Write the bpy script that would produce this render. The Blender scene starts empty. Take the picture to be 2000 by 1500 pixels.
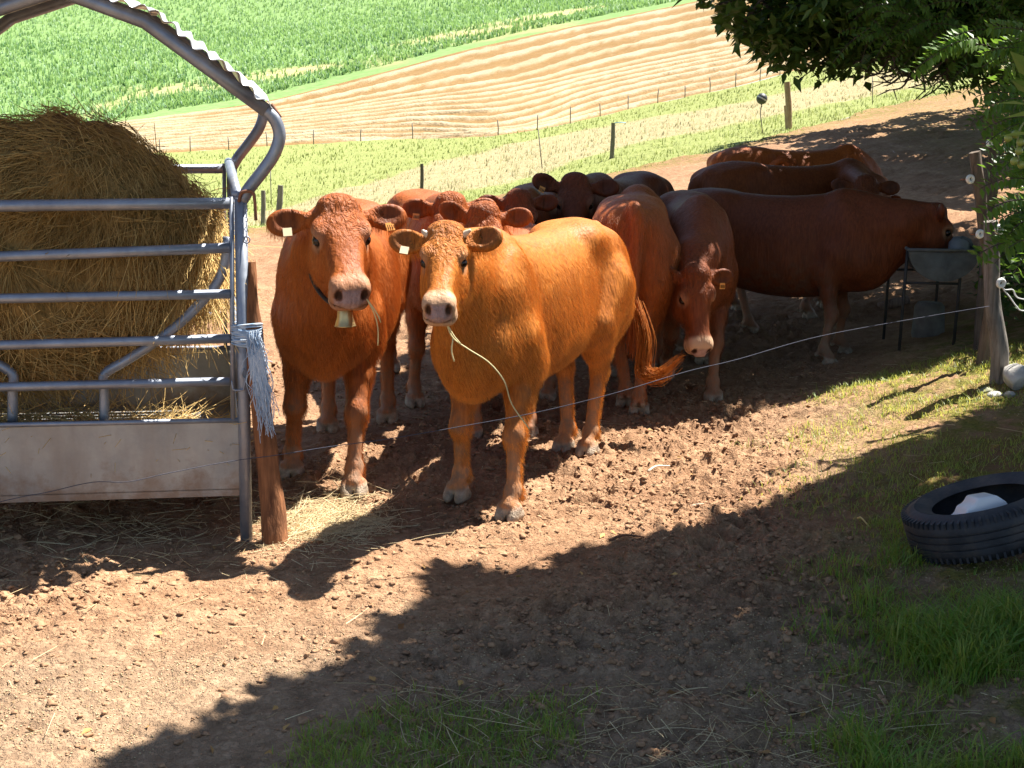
import bpy, math, random
import numpy as np
from mathutils import Vector, Matrix

# ------------------------------------------------------------------ camera, sky, sun, exposure
scene = bpy.context.scene
col = scene.collection
CAM_H, FOC, PITCH = 1.92, 2414.0, math.radians(11.47)
cam_data = bpy.data.cameras.new('camera'); cam = bpy.data.objects.new('camera', cam_data); col.objects.link(cam)
cam.location = (0, 0, CAM_H); cam.rotation_euler = (math.radians(90) - PITCH, 0, 0)
cam_data.sensor_width = 36.0; cam_data.lens = FOC / 2000 * 36.0
cam_data.clip_start = 0.05; cam_data.clip_end = 3000
scene.camera = cam
SHX, SHY = 0.47, 0.345                      # shadow offset per metre of height
SUN_EL = math.atan(1 / math.hypot(SHX, SHY)); SUN_AZ = math.atan2(SHX, SHY)
world = bpy.data.worlds.new('World'); scene.world = world; world.use_nodes = True
wn = world.node_tree; bg = wn.nodes['Background']
sky = wn.nodes.new('ShaderNodeTexSky'); sky.sky_type = 'NISHITA'; sky.sun_disc = False
sky.sun_elevation = SUN_EL; sky.sun_rotation = SUN_AZ; sky.altitude = 400
wn.links.new(sky.outputs[0], bg.inputs[0]); bg.inputs[1].default_value = 0.055
sd = bpy.data.lights.new('sun', 'SUN'); so = bpy.data.objects.new('sun', sd); col.objects.link(so)
sd.energy = 5.0; sd.angle = math.radians(0.5); sd.color = (1.0, 0.95, 0.87)
so.rotation_euler = Vector((-SHX, -SHY, -1)).to_track_quat('-Z', 'Y').to_euler()
scene.view_settings.view_transform = 'Standard'; scene.view_settings.look = 'None'
scene.view_settings.exposure = 1.72; scene.view_settings.gamma = 1.0

rng = np.random.default_rng(7); random.seed(7)

# ------------------------------------------------------------------ helpers
CP, SP = math.cos(PITCH), math.sin(PITCH)
def at(u, v, Y):
    """photo pixel + forward distance -> world point"""
    yc = FOC * CP + (750 - v) * SP; zc = -FOC * SP + (750 - v) * CP
    return Vector(((u - 1000) / yc * Y, Y, CAM_H + zc / yc * Y))
def zv(v, Y):
    yc = FOC * CP + (750 - v) * SP; zc = -FOC * SP + (750 - v) * CP
    return CAM_H + zc / yc * Y
def _hash(ix, iy, iz=0):
    h = (ix.astype(np.int64) * 374761393 + iy.astype(np.int64) * 668265263 + np.asarray(iz).astype(np.int64) * 2147483647 + 1013904223) & 0xffffffff
    h = ((h ^ (h >> 13)) * 1274126177) & 0xffffffff
    h = ((h ^ (h >> 16)) * 2246822519) & 0xffffffff
    return ((h ^ (h >> 15)) & 0xffffff) / float(0xffffff)
def vnoise(x, y, seed=0):
    x = np.asarray(x, float); y = np.asarray(y, float)
    ix, iy = np.floor(x), np.floor(y); fx, fy = x - ix, y - iy
    fx = fx * fx * (3 - 2 * fx); fy = fy * fy * (3 - 2 * fy)
    a = _hash(ix, iy, seed); b = _hash(ix + 1, iy, seed); c = _hash(ix, iy + 1, seed); d = _hash(ix + 1, iy + 1, seed)
    return a + (b - a) * fx + (c - a) * fy + (a - b - c + d) * fx * fy
def fbm(x, y, oct=4, seed=0):
    s = 0; a = 0.5; t = 0
    for o in range(oct):
        s = s + a * vnoise(x * 2**o + 17.3 * o, y * 2**o - 9.1 * o, seed + o); t += a; a *= 0.5
    return s / t
def sstep(a, b, x):
    t = np.clip((x - a) / (b - a), 0, 1); return t * t * (3 - 2 * t)

def mesh_np(name, verts, quads=None, tris=None, smooth=True, mats=(), attrs=None):
    me = bpy.data.meshes.new(name)
    verts = np.asarray(verts, np.float32).reshape(-1, 3)
    quads = np.zeros((0, 4), np.int32) if quads is None else np.asarray(quads, np.int32).reshape(-1, 4)
    tris = np.zeros((0, 3), np.int32) if tris is None else np.asarray(tris, np.int32).reshape(-1, 3)
    nq, nt = len(quads), len(tris)
    me.vertices.add(len(verts)); me.vertices.foreach_set('co', verts.ravel())
    me.loops.add(nq * 4 + nt * 3)
    me.loops.foreach_set('vertex_index', np.concatenate([quads.ravel(), tris.ravel()]).astype(np.int32))
    me.polygons.add(nq + nt)
    ls = np.concatenate([np.arange(nq) * 4, nq * 4 + np.arange(nt) * 3]).astype(np.int32)
    me.polygons.foreach_set('loop_start', ls)
    me.update(calc_edges=True)
    me.polygons.foreach_set('use_smooth', np.full(nq + nt, smooth))
    for m in mats: me.materials.append(m)
    for k, a in (attrs or {}).items():
        a = np.asarray(a, np.float32)
        if a.ndim == 1:
            at_ = me.attributes.new(k, 'FLOAT', 'POINT'); at_.data.foreach_set('value', a)
        else:
            at_ = me.attributes.new(k, 'FLOAT_COLOR', 'POINT'); at_.data.foreach_set('color', a.ravel())
    me.validate(clean_customdata=False)
    return me
def link(name, me, parent=None, loc=None):
    o = bpy.data.objects.new(name, me); col.objects.link(o)
    if parent is not None: o.parent = parent
    if loc is not None: o.location = loc
    return o
def tag(o, label=None, cat=None, group=None, kind=None):
    if label: o['label'] = label
    if cat: o['category'] = cat
    if group: o['group'] = group
    if kind: o['kind'] = kind
    return o
def empty(name, loc, rz=0.0):
    o = bpy.data.objects.new(name, None); col.objects.link(o); o.location = loc; o.rotation_euler = (0, 0, rz)
    o.empty_display_size = 0.1
    return o
def grid_faces(nr, nc):
    i = np.arange(nr - 1)[:, None] * nc + np.arange(nc - 1)[None, :]
    i = i.ravel(); return np.stack([i, i + 1, i + 1 + nc, i + nc], 1)

class MB:
    """collects shapes as numpy, links them as one mesh"""
    def __init__(s): s.v = []; s.q = []; s.t = []; s.n = 0
    def add(s, v, q=None, t=None):
        v = np.asarray(v, float).reshape(-1, 3)
        if q is not None and len(q): s.q.append(np.asarray(q, int).reshape(-1, 4) + s.n)
        if t is not None and len(t): s.t.append(np.asarray(t, int).reshape(-1, 3) + s.n)
        s.v.append(v); s.n += len(v)
    def tube(s, pts, r, seg=10, caps=True, flat=1.0):
        pts = [Vector(p) for p in pts]; n = len(pts)
        rs = [r] * n if not hasattr(r, '__len__') else list(r)
        ref = None; V = []
        for i, p in enumerate(pts):
            d = (pts[min(i + 1, n - 1)] - pts[max(i - 1, 0)]).normalized()
            if ref is None:
                ref = Vector((0, 0, 1)) if abs(d.z) < 0.9 else Vector((0, 1, 0))
                a = d.cross(ref).normalized()
            else:
                a = (a - d * a.dot(d)).normalized()
            b = d.cross(a)
            for k in range(seg):
                th = 2 * math.pi * k / seg
                V.append(p + (a * math.cos(th) + b * math.sin(th) * flat) * rs[i])
        Q = [(i * seg + k, i * seg + (k + 1) % seg, (i + 1) * seg + (k + 1) % seg, (i + 1) * seg + k) for i in range(n - 1) for k in range(seg)]
        T = []
        if caps:
            V.append(pts[0]); V.append(pts[-1]); c0 = n * seg
            T += [(c0, (k + 1) % seg, k) for k in range(seg)]
            T += [(c0 + 1, (n - 1) * seg + k, (n - 1) * seg + (k + 1) % seg) for k in range(seg)]
        s.add([tuple(p) for p in V], Q, T); return s
    def box(s, o, ax, ay, az):
        """corner o and three edge vectors"""
        o, ax, ay, az = Vector(o), Vector(ax), Vector(ay), Vector(az)
        V = [o + ax * i + ay * j + az * k for k in (0, 1) for j in (0, 1) for i in (0, 1)]
        s.add([tuple(p) for p in V], [(0, 2, 3, 1), (4, 5, 7, 6), (0, 1, 5, 4), (2, 6, 7, 3), (0, 4, 6, 2), (1, 3, 7, 5)]); return s
    def lathe(s, prof, seg=24, M=Matrix()):
        """profile [(r, z)] about local z"""
        V = []; n = len(prof)
        for r, z in prof:
            for k in range(seg):
                th = 2 * math.pi * k / seg; V.append(tuple(M @ Vector((r * math.cos(th), r * math.sin(th), z))))
        Q = [(i * seg + k, i * seg + (k + 1) % seg, (i + 1) * seg + (k + 1) % seg, (i + 1) * seg + k) for i in range(n - 1) for k in range(seg)]
        s.add(V, Q); return s
    def build(s, name, mat, parent=None, smooth=True, loc=None, attrs=None):
        v = np.concatenate(s.v)
        if loc is not None: v = v - np.array(loc)
        me = mesh_np(name, v, np.concatenate(s.q) if s.q else None, np.concatenate(s.t) if s.t else None, smooth, [mat], attrs)
        return link(name, me, parent, loc)
def autosmooth(o, deg=35):
    me = o.data
    try: me.set_sharp_from_angle(angle=math.radians(deg))
    except Exception: pass
    return o
def spline(pts, n=8):
    """Catmull-Rom through points"""
    P = [Vector(p) for p in pts]; P = [P[0] * 2 - P[1]] + P + [P[-1] * 2 - P[-2]]; out = []
    for i in range(1, len(P) - 2):
        for k in range(n):
            t = k / n; a, b, c, d = P[i - 1], P[i], P[i + 1], P[i + 2]
            out.append(0.5 * ((2 * b) + (c - a) * t + (2 * a - 5 * b + 4 * c - d) * t * t + (3 * b - a - 3 * c + d) * t**3))
    out.append(P[-2]); return out

# ------------------------------------------------------------------ materials
class NT:
    def __init__(s, name, **kw):
        s.m = bpy.data.materials.new(name); s.m.use_nodes = True; s.t = s.m.node_tree; s.p = s.t.nodes['Principled BSDF']
        s.set(**kw); s._tc = None
    def set(s, **kw):
        names = dict(base='Base Color', rough='Roughness', metal='Metallic', spec='Specular IOR Level', sheen='Sheen Weight', sheenr='Sheen Roughness', coat='Coat Weight', trans='Transmission Weight')
        for k, v in kw.items():
            i = s.p.inputs[names[k]]
            if hasattr(v, 'links') or hasattr(v, 'is_output'): s.t.links.new(v, i)
            elif hasattr(v, '__len__'): i.default_value = tuple(v) + ((1,) if len(v) == 3 else ())
            else: i.default_value = v
        return s
    def node(s, typ, **ins):
        n = s.t.nodes.new(typ)
        for k, v in ins.items():
            key = k.replace('_', ' ')
            i = n.inputs[int(k[1:])] if k[0] == 'i' and k[1:].isdigit() else n.inputs[key]
            if hasattr(v, 'is_output'): s.t.links.new(v, i)
            elif hasattr(v, '__len__') and i.type == 'RGBA': i.default_value = tuple(v) + ((1,) if len(v) == 3 else ())
            else: i.default_value = v
        return n
    def coord(s, scale=(1, 1, 1), gen='Object'):
        if s._tc is None: s._tc = s.node('ShaderNodeTexCoord')
        if gen == 'World':
            src = s.node('ShaderNodeNewGeometry').outputs['Position']
        else: src = s._tc.outputs[gen]
        mp = s.node('ShaderNodeMapping'); s.t.links.new(src, mp.inputs[0]); mp.inputs['Scale'].default_value = scale
        return mp.outputs[0]
    def noise(s, scale, detail=3, rough=0.55, vec=None, dist=0.0):
        n = s.node('ShaderNodeTexNoise'); n.inputs['Scale'].default_value = scale; n.inputs['Detail'].default_value = detail
        n.inputs['Roughness'].default_value = rough; n.inputs['Distortion'].default_value = dist
        s.t.links.new(vec if vec is not None else s.coord(), n.inputs['Vector']); return n.outputs[0]
    def ramp(s, fac, stops):
        n = s.node('ShaderNodeValToRGB'); s.t.links.new(fac, n.inputs[0]); e = n.color_ramp.elements
        while len(e) < len(stops): e.new(0.5)
        for k, (p, c) in enumerate(stops):
            e[k].position = p; e[k].color = (c, c, c, 1) if not hasattr(c, '__len__') else tuple(c) + (1,)
        return n.outputs[0]
    def mix(s, fac, a, b, mode='MIX'):
        n = s.node('ShaderNodeMix'); n.data_type = 'RGBA'; n.blend_type = mode
        for idx, v in ((0, fac), (6, a), (7, b)):
            if hasattr(v, 'is_output'): s.t.links.new(v, n.inputs[idx])
            elif idx == 0: n.inputs[0].default_value = v
            else: n.inputs[idx].default_value = tuple(v) + (1,)
        return n.outputs[2]
    def math(s, op, a, b=0.0):
        n = s.node('ShaderNodeMath'); n.operation = op
        for i, v in enumerate((a, b)):
            if hasattr(v, 'is_output'): s.t.links.new(v, n.inputs[i])
            else: n.inputs[i].default_value = v
        return n.outputs[0]
    def attr(s, name, out='Fac'):
        n = s.node('ShaderNodeAttribute'); n.attribute_name = name; return n.outputs[out]
    def sep(s, c):
        n = s.node('ShaderNodeSeparateColor'); s.t.links.new(c, n.inputs[0]); return n.outputs
    def bump(s, h, strength=0.4, dist=0.02, prev=None):
        n = s.node('ShaderNodeBump'); n.inputs['Strength'].default_value = strength; n.inputs['Distance'].default_value = dist
        s.t.links.new(h, n.inputs['Height'])
        if prev is not None: s.t.links.new(prev, n.inputs['Normal'])
        s.t.links.new(n.outputs[0], s.p.inputs['Normal']); return n.outputs[0]

def simple(name, base, rough=0.6, metal=0.0, var=0.25, scale=8, bump=0.0, bscale=40, spec=0.5):
    m = NT(name, rough=rough, metal=metal, spec=spec)
    n = m.noise(scale, 4)
    lo = tuple(c * (1 - var) for c in base); hi = tuple(min(1, c * (1 + var)) for c in base)
    m.set(base=m.ramp(n, [(0.3, lo), (0.7, hi)]))
    if bump: m.bump(m.noise(bscale, 4), bump, 0.01)
    return m.m
def leaf_mat(name, lo, hi, trans=0.35, rough=0.45):
    m = NT(name, rough=rough, spec=0.35)
    c = m.ramp(m.attr('var'), [(0.0, lo), (1.0, hi)])
    m.set(base=c)
    tr = m.node('ShaderNodeBsdfTranslucent'); m.t.links.new(m.mix(0.5, c, (hi[0] * 1.5, hi[1] * 1.3, hi[2] * 0.6)), tr.inputs[0])
    mx = m.node('ShaderNodeMixShader'); mx.inputs[0].default_value = trans
    m.t.links.new(m.p.outputs[0], mx.inputs[1]); m.t.links.new(tr.outputs[0], mx.inputs[2])
    m.t.links.new(mx.outputs[0], m.t.nodes['Material Output'].inputs[0]); return m.m

# ------------------------------------------------------------------ terrain
_us = np.array([-1500, 0, 545, 1000, 1195, 1540, 2000, 3400.])
_ys = np.array([9., 12, 14, 20, 28, 37, 60, 110, 170, 300, 420, 700])
def _vflat(Y): return 750 + FOC * math.tan(math.atan(CAM_H / Y) - PITCH)
F = _vflat
_vt = np.array([
  [F(9), F(12), F(14), F(20), 470, 450, 410, 330, 280, 130, 20, -120],
  [F(9), F(12), F(14), F(20), 460, 440, 385, 305, 250, 85, -30, -180],
  [F(9), F(12), 600, 510, 455, 430, 372, 283, 222, 55, -60, -220],
  [F(9), F(12) - 6, 580, 472, 402, 360, 308, 256, 160, 5, -100, -260],
  [F(9), F(12) - 10, 566, 447, 362, 312, 268, 232, 135, -20, -120, -280],
  [F(9), F(12) - 20, 550, 420, 318, 255, 204, 145, 65, -80, -170, -330],
  [F(9), F(12) - 40, 520, 375, 262, 195, 135, 50, -50, -220, -300, -430],
  [F(9), F(12) - 60, 490, 330, 210, 130, 60, -30, -150, -330, -420, -520]])
_zt = np.array([[zv(_vt[i, j], _ys[j]) for j in range(len(_ys))] for i in range(len(_us))])
_tg = np.linspace(-1.05, 1.05, 169); _lg = np.linspace(math.log(9), math.log(700), 260)
_tmp = np.array([np.interp(_lg, np.log(_ys), r) for r in _zt])
_tab = np.array([np.interp(_tg, (_us - 1000) / FOC, _tmp[:, j]) for j in range(len(_lg))]).T
def _blur(a, ax, s):
    k = np.exp(-0.5 * (np.arange(-3 * s, 3 * s + 1) / s) ** 2); k /= k.sum()
    p = np.pad(a, [(3 * s, 3 * s) if i == ax else (0, 0) for i in range(2)], mode='edge')
    return np.apply_along_axis(lambda r: np.convolve(r, k, 'valid'), ax, p)
_tab = _blur(_blur(_tab, 0, 5), 1, 3)
def _bilin(tab, gx, gy, x, y):
    fx = np.clip((x - gx[0]) / (gx[1] - gx[0]), 0, len(gx) - 1.001); fy = np.clip((y - gy[0]) / (gy[1] - gy[0]), 0, len(gy) - 1.001)
    ix, iy = fx.astype(int), fy.astype(int); fx, fy = fx - ix, fy - iy
    return (tab[ix, iy] * (1 - fx) + tab[ix + 1, iy] * fx) * (1 - fy) + (tab[ix, iy + 1] * (1 - fx) + tab[ix + 1, iy + 1] * fx) * fy
def bank_x0(y): return np.where(y < 5, 1.2, 1.2 + (y - 5) * 0.06) + np.maximum(0, y - 8) * 0.55
def terrain(x, y):
    x = np.asarray(x, float); y = np.asarray(y, float)
    z = _bilin(_tab, _tg, _lg, x / np.maximum(y, 1.0), np.log(np.maximum(y, 9.0)))
    z = z * sstep(9.0, 13.0, y)
    d = x - bank_x0(y)
    b = 0.24 * (np.sqrt(d * d + 0.12) + d) * 0.5
    b = 2.2 * (1 - np.exp(-b / 2.2))
    return z + b * (1 - sstep(11, 24, y)) * sstep(-3, 1.5, y)
def tz(x, y): return float(terrain(np.array([x]), np.array([y]))[0])
def ground(u, v):
    """photo pixel -> point on the ground"""
    Y = 2.5; prev = None
    while Y < 600:
        p = at(u, v, Y); g = tz(p.x, Y)
        if p.z <= g:
            lo, hi = prev, Y
            for _ in range(20):
                m = (lo + hi) / 2; q = at(u, v, m)
                if q.z <= tz(q.x, m): hi = m
                else: lo = m
            return at(u, v, hi)
        prev = Y; Y *= 1.01
    return at(u, v, 600)
# ------------------------------------------------------------------ cows: one implicit surface per animal, meshed with surface nets
def surface_nets(Fv, o, h):
    S = Fv < 0
    nx, ny, nz = S.shape
    c = np.zeros((nx - 1, ny - 1, nz - 1), np.int8)
    for i in (0, 1):
        for j in (0, 1):
            for k in (0, 1): c += S[i:nx - 1 + i, j:ny - 1 + j, k:nz - 1 + k]
    cells = np.argwhere((c > 0) & (c < 8)); idx = np.full(c.shape, -1, np.int32); idx[tuple(cells.T)] = np.arange(len(cells))
    acc = np.zeros((len(cells), 3)); cnt = np.zeros(len(cells))
    ci, cj, ck = cells.T
    for ax in range(3):
        b, d = [a for a in range(3) if a != ax]
        for p in (0, 1):
            for q in (0, 1):
                off = [0, 0, 0]; off[b] = p; off[d] = q
                i0 = (ci + off[0], cj + off[1], ck + off[2]); off2 = list(off); off2[ax] = 1
                i1 = (ci + off2[0], cj + off2[1], ck + off2[2])
                f0, f1 = Fv[i0], Fv[i1]; m = (f0 < 0) != (f1 < 0)
                t = np.where(m, f0 / np.where(m, f0 - f1, 1), 0)
                P = np.zeros((len(cells), 3)); P[:, b] = p; P[:, d] = q; P[:, ax] = t
                acc[m] += P[m]; cnt[m] += 1
    V = (cells + acc / np.maximum(cnt, 1)[:, None]) * h + o
    quads = []
    for ax in range(3):
        sl0 = [slice(None)] * 3; sl1 = [slice(None)] * 3; sl0[ax] = slice(0, -1); sl1[ax] = slice(1, None)
        a, b_ = S[tuple(sl0)], S[tuple(sl1)]
        e = np.argwhere(a != b_)
        b, d = (ax + 1) % 3, (ax + 2) % 3
        ok = (e[:, b] > 0) & (e[:, d] > 0) & (e[:, b] < Fv.shape[b] - 1) & (e[:, d] < Fv.shape[d] - 1); e = e[ok]
        ins = a[tuple(e.T)]
        def g(db, dd):
            q = e.copy(); q[:, b] -= db; q[:, d] -= dd; return idx[tuple(q.T)]
        Q = np.stack([g(1, 1), g(0, 1), g(0, 0), g(1, 0)], 1)
        Q[~ins] = Q[~ins][:, ::-1]
        quads.append(Q)
    return V, np.concatenate(quads)

class Field:
    def __init__(s, lo, hi, h):
        s.lo = np.array(lo, float); s.h = h
        n = np.ceil((np.array(hi) - s.lo) / h).astype(int) + 1
        s.F = np.full(n, 0.6, np.float32); s.ax = [s.lo[i] + np.arange(n[i]) * h for i in range(3)]
    def sub(s, lo, hi):
        sl = []
        for i in range(3):
            a = int(np.clip(math.floor((lo[i] - s.lo[i]) / s.h), 0, s.F.shape[i])); b = int(np.clip(math.ceil((hi[i] - s.lo[i]) / s.h) + 1, 0, s.F.shape[i]))
            sl.append(slice(a, b))
        X, Y, Z = np.meshgrid(*[s.ax[i][sl[i]] for i in range(3)], indexing='ij')
        return tuple(sl), np.stack([X, Y, Z], -1).astype(np.float32)
    def put(s, sl, d, k, op='add'):
        a = s.F[sl]
        if a.size == 0: return
        d = d.astype(np.float32)
        if op == 'add':
            hh = np.maximum(k - np.abs(a - d), 0) / k; s.F[sl] = np.minimum(a, d) - hh * hh * k * 0.25
        else:
            d = -d; hh = np.maximum(k - np.abs(a - d), 0) / k; s.F[sl] = np.maximum(a, d) + hh * hh * k * 0.25
    def caps(s, a, b, r1, r2, k=0.05, sy=1.0, op='add'):
        a = np.array(a, float); b = np.array(b, float); m = max(r1, r2) + k + 0.03
        sl, P = s.sub(np.minimum(a, b) - m, np.maximum(a, b) + m)
        ab = b - a; t = np.clip(((P - a) @ ab) / max(ab @ ab, 1e-9), 0, 1)
        D = P - (a + t[..., None] * ab)
        if sy != 1.0: D = D * np.array([1, sy, 1])
        s.put(sl, np.sqrt((D * D).sum(-1)) - (r1 + (r2 - r1) * t), k, op)
    def ell(s, c, r, k=0.05, R=None, op='add'):
        c = np.array(c, float); r = np.array(r, float); m = r.max() + k + 0.03
        sl, P = s.sub(c - m, c + m); D = P - c
        if R is not None: D = D @ np.array(R)          # columns of R are the ellipsoid's axes
        k0 = np.sqrt(((D / r) ** 2).sum(-1)); k1 = np.sqrt(((D / (r * r)) ** 2).sum(-1))
        s.put(sl, k0 * (k0 - 1) / np.maximum(k1, 1e-6), k, op)

def sinterp(x, xs, ys):
    g = np.linspace(xs[0] - 0.1, xs[-1] + 0.1, 400); v = np.interp(g, xs, ys)
    w = max(1, int(400 * 0.035)); k = np.hanning(2 * w + 1); k /= k.sum()
    v = np.convolve(np.pad(v, w, mode='edge'), k, 'valid'); return np.interp(x, g, v)

TX = [-0.97, -0.93, -0.86, -0.74, -0.55, -0.30, -0.05, 0.20, 0.40, 0.58, 0.74, 0.88, 0.98, 1.03]
TTOP = [1.10, 1.22, 1.33, 1.385, 1.41, 1.375, 1.355, 1.355, 1.375, 1.40, 1.36, 1.26, 1.12, 0.98]
TBOT = [1.00, 0.95, 0.89, 0.82, 0.74, 0.665, 0.625, 0.61, 0.615, 0.63, 0.645, 0.69, 0.80, 0.93]
TW = [0.04, 0.10, 0.165, 0.205, 0.23, 0.255, 0.270, 0.265, 0.225, 0.180, 0.150, 0.120, 0.075, 0.02]
HX = [-0.07, -0.02, 0.03, 0.09, 0.16, 0.22, 0.30, 0.38, 0.435, 0.48, 0.515, 0.545]
HT = [0.00, 0.085, 0.105, 0.11, 0.105, 0.095, 0.08, 0.07, 0.07, 0.065, 0.045, 0.00]
HB = [-0.03, -0.10, -0.15, -0.18, -0.18, -0.165, -0.13, -0.105, -0.10, -0.095, -0.08, -0.03]
HW = [0.03, 0.085, 0.105, 0.12, 0.118, 0.10, 0.083, 0.073, 0.076, 0.079, 0.070, 0.03]

EYE_M = NT('cow_eye', base=(0.010, 0.005, 0.004), rough=0.22, spec=0.45).m
HORN_M = simple('horn', (0.62, 0.5, 0.36), 0.4, var=0.2, scale=30)
TAG_M = simple('ear_tag_plastic', (0.75, 0.30, 0.06), 0.4, var=0.1)
TAGW_M = simple('pale_ear_tag_plastic', (0.8, 0.66, 0.42), 0.4, var=0.1)

def coat_mat(name, hue, dark):
    m = NT(name, rough=0.6, spec=0.22)
    z = m.sep(m.attr('zones', 'Color')); pale, pink, hoof = z[0], z[1], z[2]
    curl = m.attr('curl')
    big = m.noise(3.1, 5, 0.65, m.coord((1.2, 1.0, .8))); med = m.noise(9, 4, 0.6, m.coord((1, 1, 0.5)))
    fine = m.noise(55, 3, 0.6, m.coord((1, 1, 0.16)))
    base = m.ramp(big, [(0.30, dark), (0.62, hue)])
    base = m.mix(m.math('MULTIPLY', m.ramp(med, [(0.35, 0.0), (0.75, 1.0)]), 0.35), base, tuple(min(1, c * 1.35) for c in hue))
    fl_ = m.noise(95, 2, 0.5, m.coord((1, 1, 0.10)))
    base = m.mix(m.math('MULTIPLY', m.ramp(fine, [(0.35, 0.0), (0.7, 1.0)]), 0.5), base, tuple(c * 0.55 for c in dark))
    base = m.mix(m.math('MULTIPLY', m.ramp(fl_, [(0.45, 0.0), (0.7, 1.0)]), 0.4), base, tuple(min(1, c * 1.5) for c in hue))
    mud = m.math('MULTIPLY', m.attr('mud'), m.ramp(m.noise(16, 5, 0.7), [(0.42, 0.0), (0.62, 0.85)]))
    base = m.mix(mud, base, (0.10, 0.062, 0.04))
    base = m.mix(m.math('MULTIPLY', pale, 0.9), base, (0.56, 0.37, 0.235))
    base = m.mix(pink, base, m.ramp(m.noise(40), [(0.3, (0.30, 0.18, 0.16)), (0.7, (0.42, 0.27, 0.24))]))
    base = m.mix(hoof, base, m.ramp(m.noise(25, 5), [(0.3, (0.20, 0.15, 0.105)), (0.7, (0.46, 0.36, 0.26))]))
    base = m.mix(m.attr('dark'), base, (0.018, 0.010, 0.008))
    m.set(base=base)
    m.set(rough=m.math('ADD', m.math('MULTIPLY', pink, -0.16), m.math('ADD', m.math('MULTIPLY', fine, 0.25), 0.46)))
    hair = m.noise(70, 2, 0.5, m.coord((1, 1, 0.13)))
    wave = m.noise(26, 3, 0.6, m.coord((1, 1, 0.45)), dist=2.2)
    h = m.math('ADD', m.math('MULTIPLY', hair, 0.4), m.math('MULTIPLY', m.math('MULTIPLY', wave, curl), 2.2))
    h = m.math('ADD', h, m.math('MULTIPLY', m.noise(120, 2), m.math('MULTIPLY', m.math('ADD', pink, hoof), 0.5)))
    body = m.math('ADD', m.noise(5.5, 3, 0.55, m.coord((1, 1, .55))), m.math('MULTIPLY', m.noise(17, 3, 0.6, m.coord((1, 1, .5))), .35))
    pb = m.bump(body, 0.28, 0.05)
    m.bump(h, 0.8, 0.016, pb)
    return m.m

COATS = {
  'golden': coat_mat('golden_coat', (0.44, 0.140, 0.018), (0.29, 0.078, 0.010)),
  'red':    coat_mat('red_coat', (0.33, 0.085, 0.013), (0.20, 0.046, 0.009)),
  'orange': coat_mat('orange_coat', (0.31, 0.080, 0.014), (0.23, 0.055, 0.010)),
  'brown':  coat_mat('brown_coat', (0.19, 0.048, 0.012), (0.135, 0.033, 0.009)),
  'dark':   coat_mat('dark_brown_coat', (0.15, 0.038, 0.012), (0.105, 0.027, 0.009)),
}

def hair_mat(name, hue, dark):
    m = NT(name, rough=0.40, spec=0.45); n = m.noise(3.1, 5, .65, m.coord((1.2, 1.0, .8))); k = m.noise(45, 3, .6, m.coord((1, 1, .2)))
    c = m.ramp(n, [(.3, dark), (.62, hue)]); c = m.mix(m.math('MULTIPLY', m.ramp(k, [(.35, 0.), (.7, 1.)]), .55), c, tuple(q * .5 for q in dark))
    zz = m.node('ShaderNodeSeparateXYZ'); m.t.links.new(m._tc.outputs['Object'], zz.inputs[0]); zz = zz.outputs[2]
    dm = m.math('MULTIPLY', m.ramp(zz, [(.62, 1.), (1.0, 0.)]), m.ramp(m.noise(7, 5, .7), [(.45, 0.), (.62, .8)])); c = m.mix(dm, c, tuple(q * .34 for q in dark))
    hi = m.node('ShaderNodeHairInfo').outputs['Random']; c = m.mix(m.math('MULTIPLY', hi, .35), c, tuple(min(1, q * 1.9) for q in hue)); m.set(base=c); return m.m
HAIRM = {'golden': hair_mat('golden_hair', (0.68, 0.235, 0.032), (0.53, 0.160, 0.019)), 'red': hair_mat('red_hair', (0.48, 0.142, 0.022), (0.29, 0.072, 0.012)), 'orange': hair_mat('orange_hair', (0.42, 0.115, 0.021), (0.31, 0.080, 0.014)), 'brown': hair_mat('brown_hair', (0.19, 0.048, 0.012), (0.135, 0.033, 0.009))}
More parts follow.
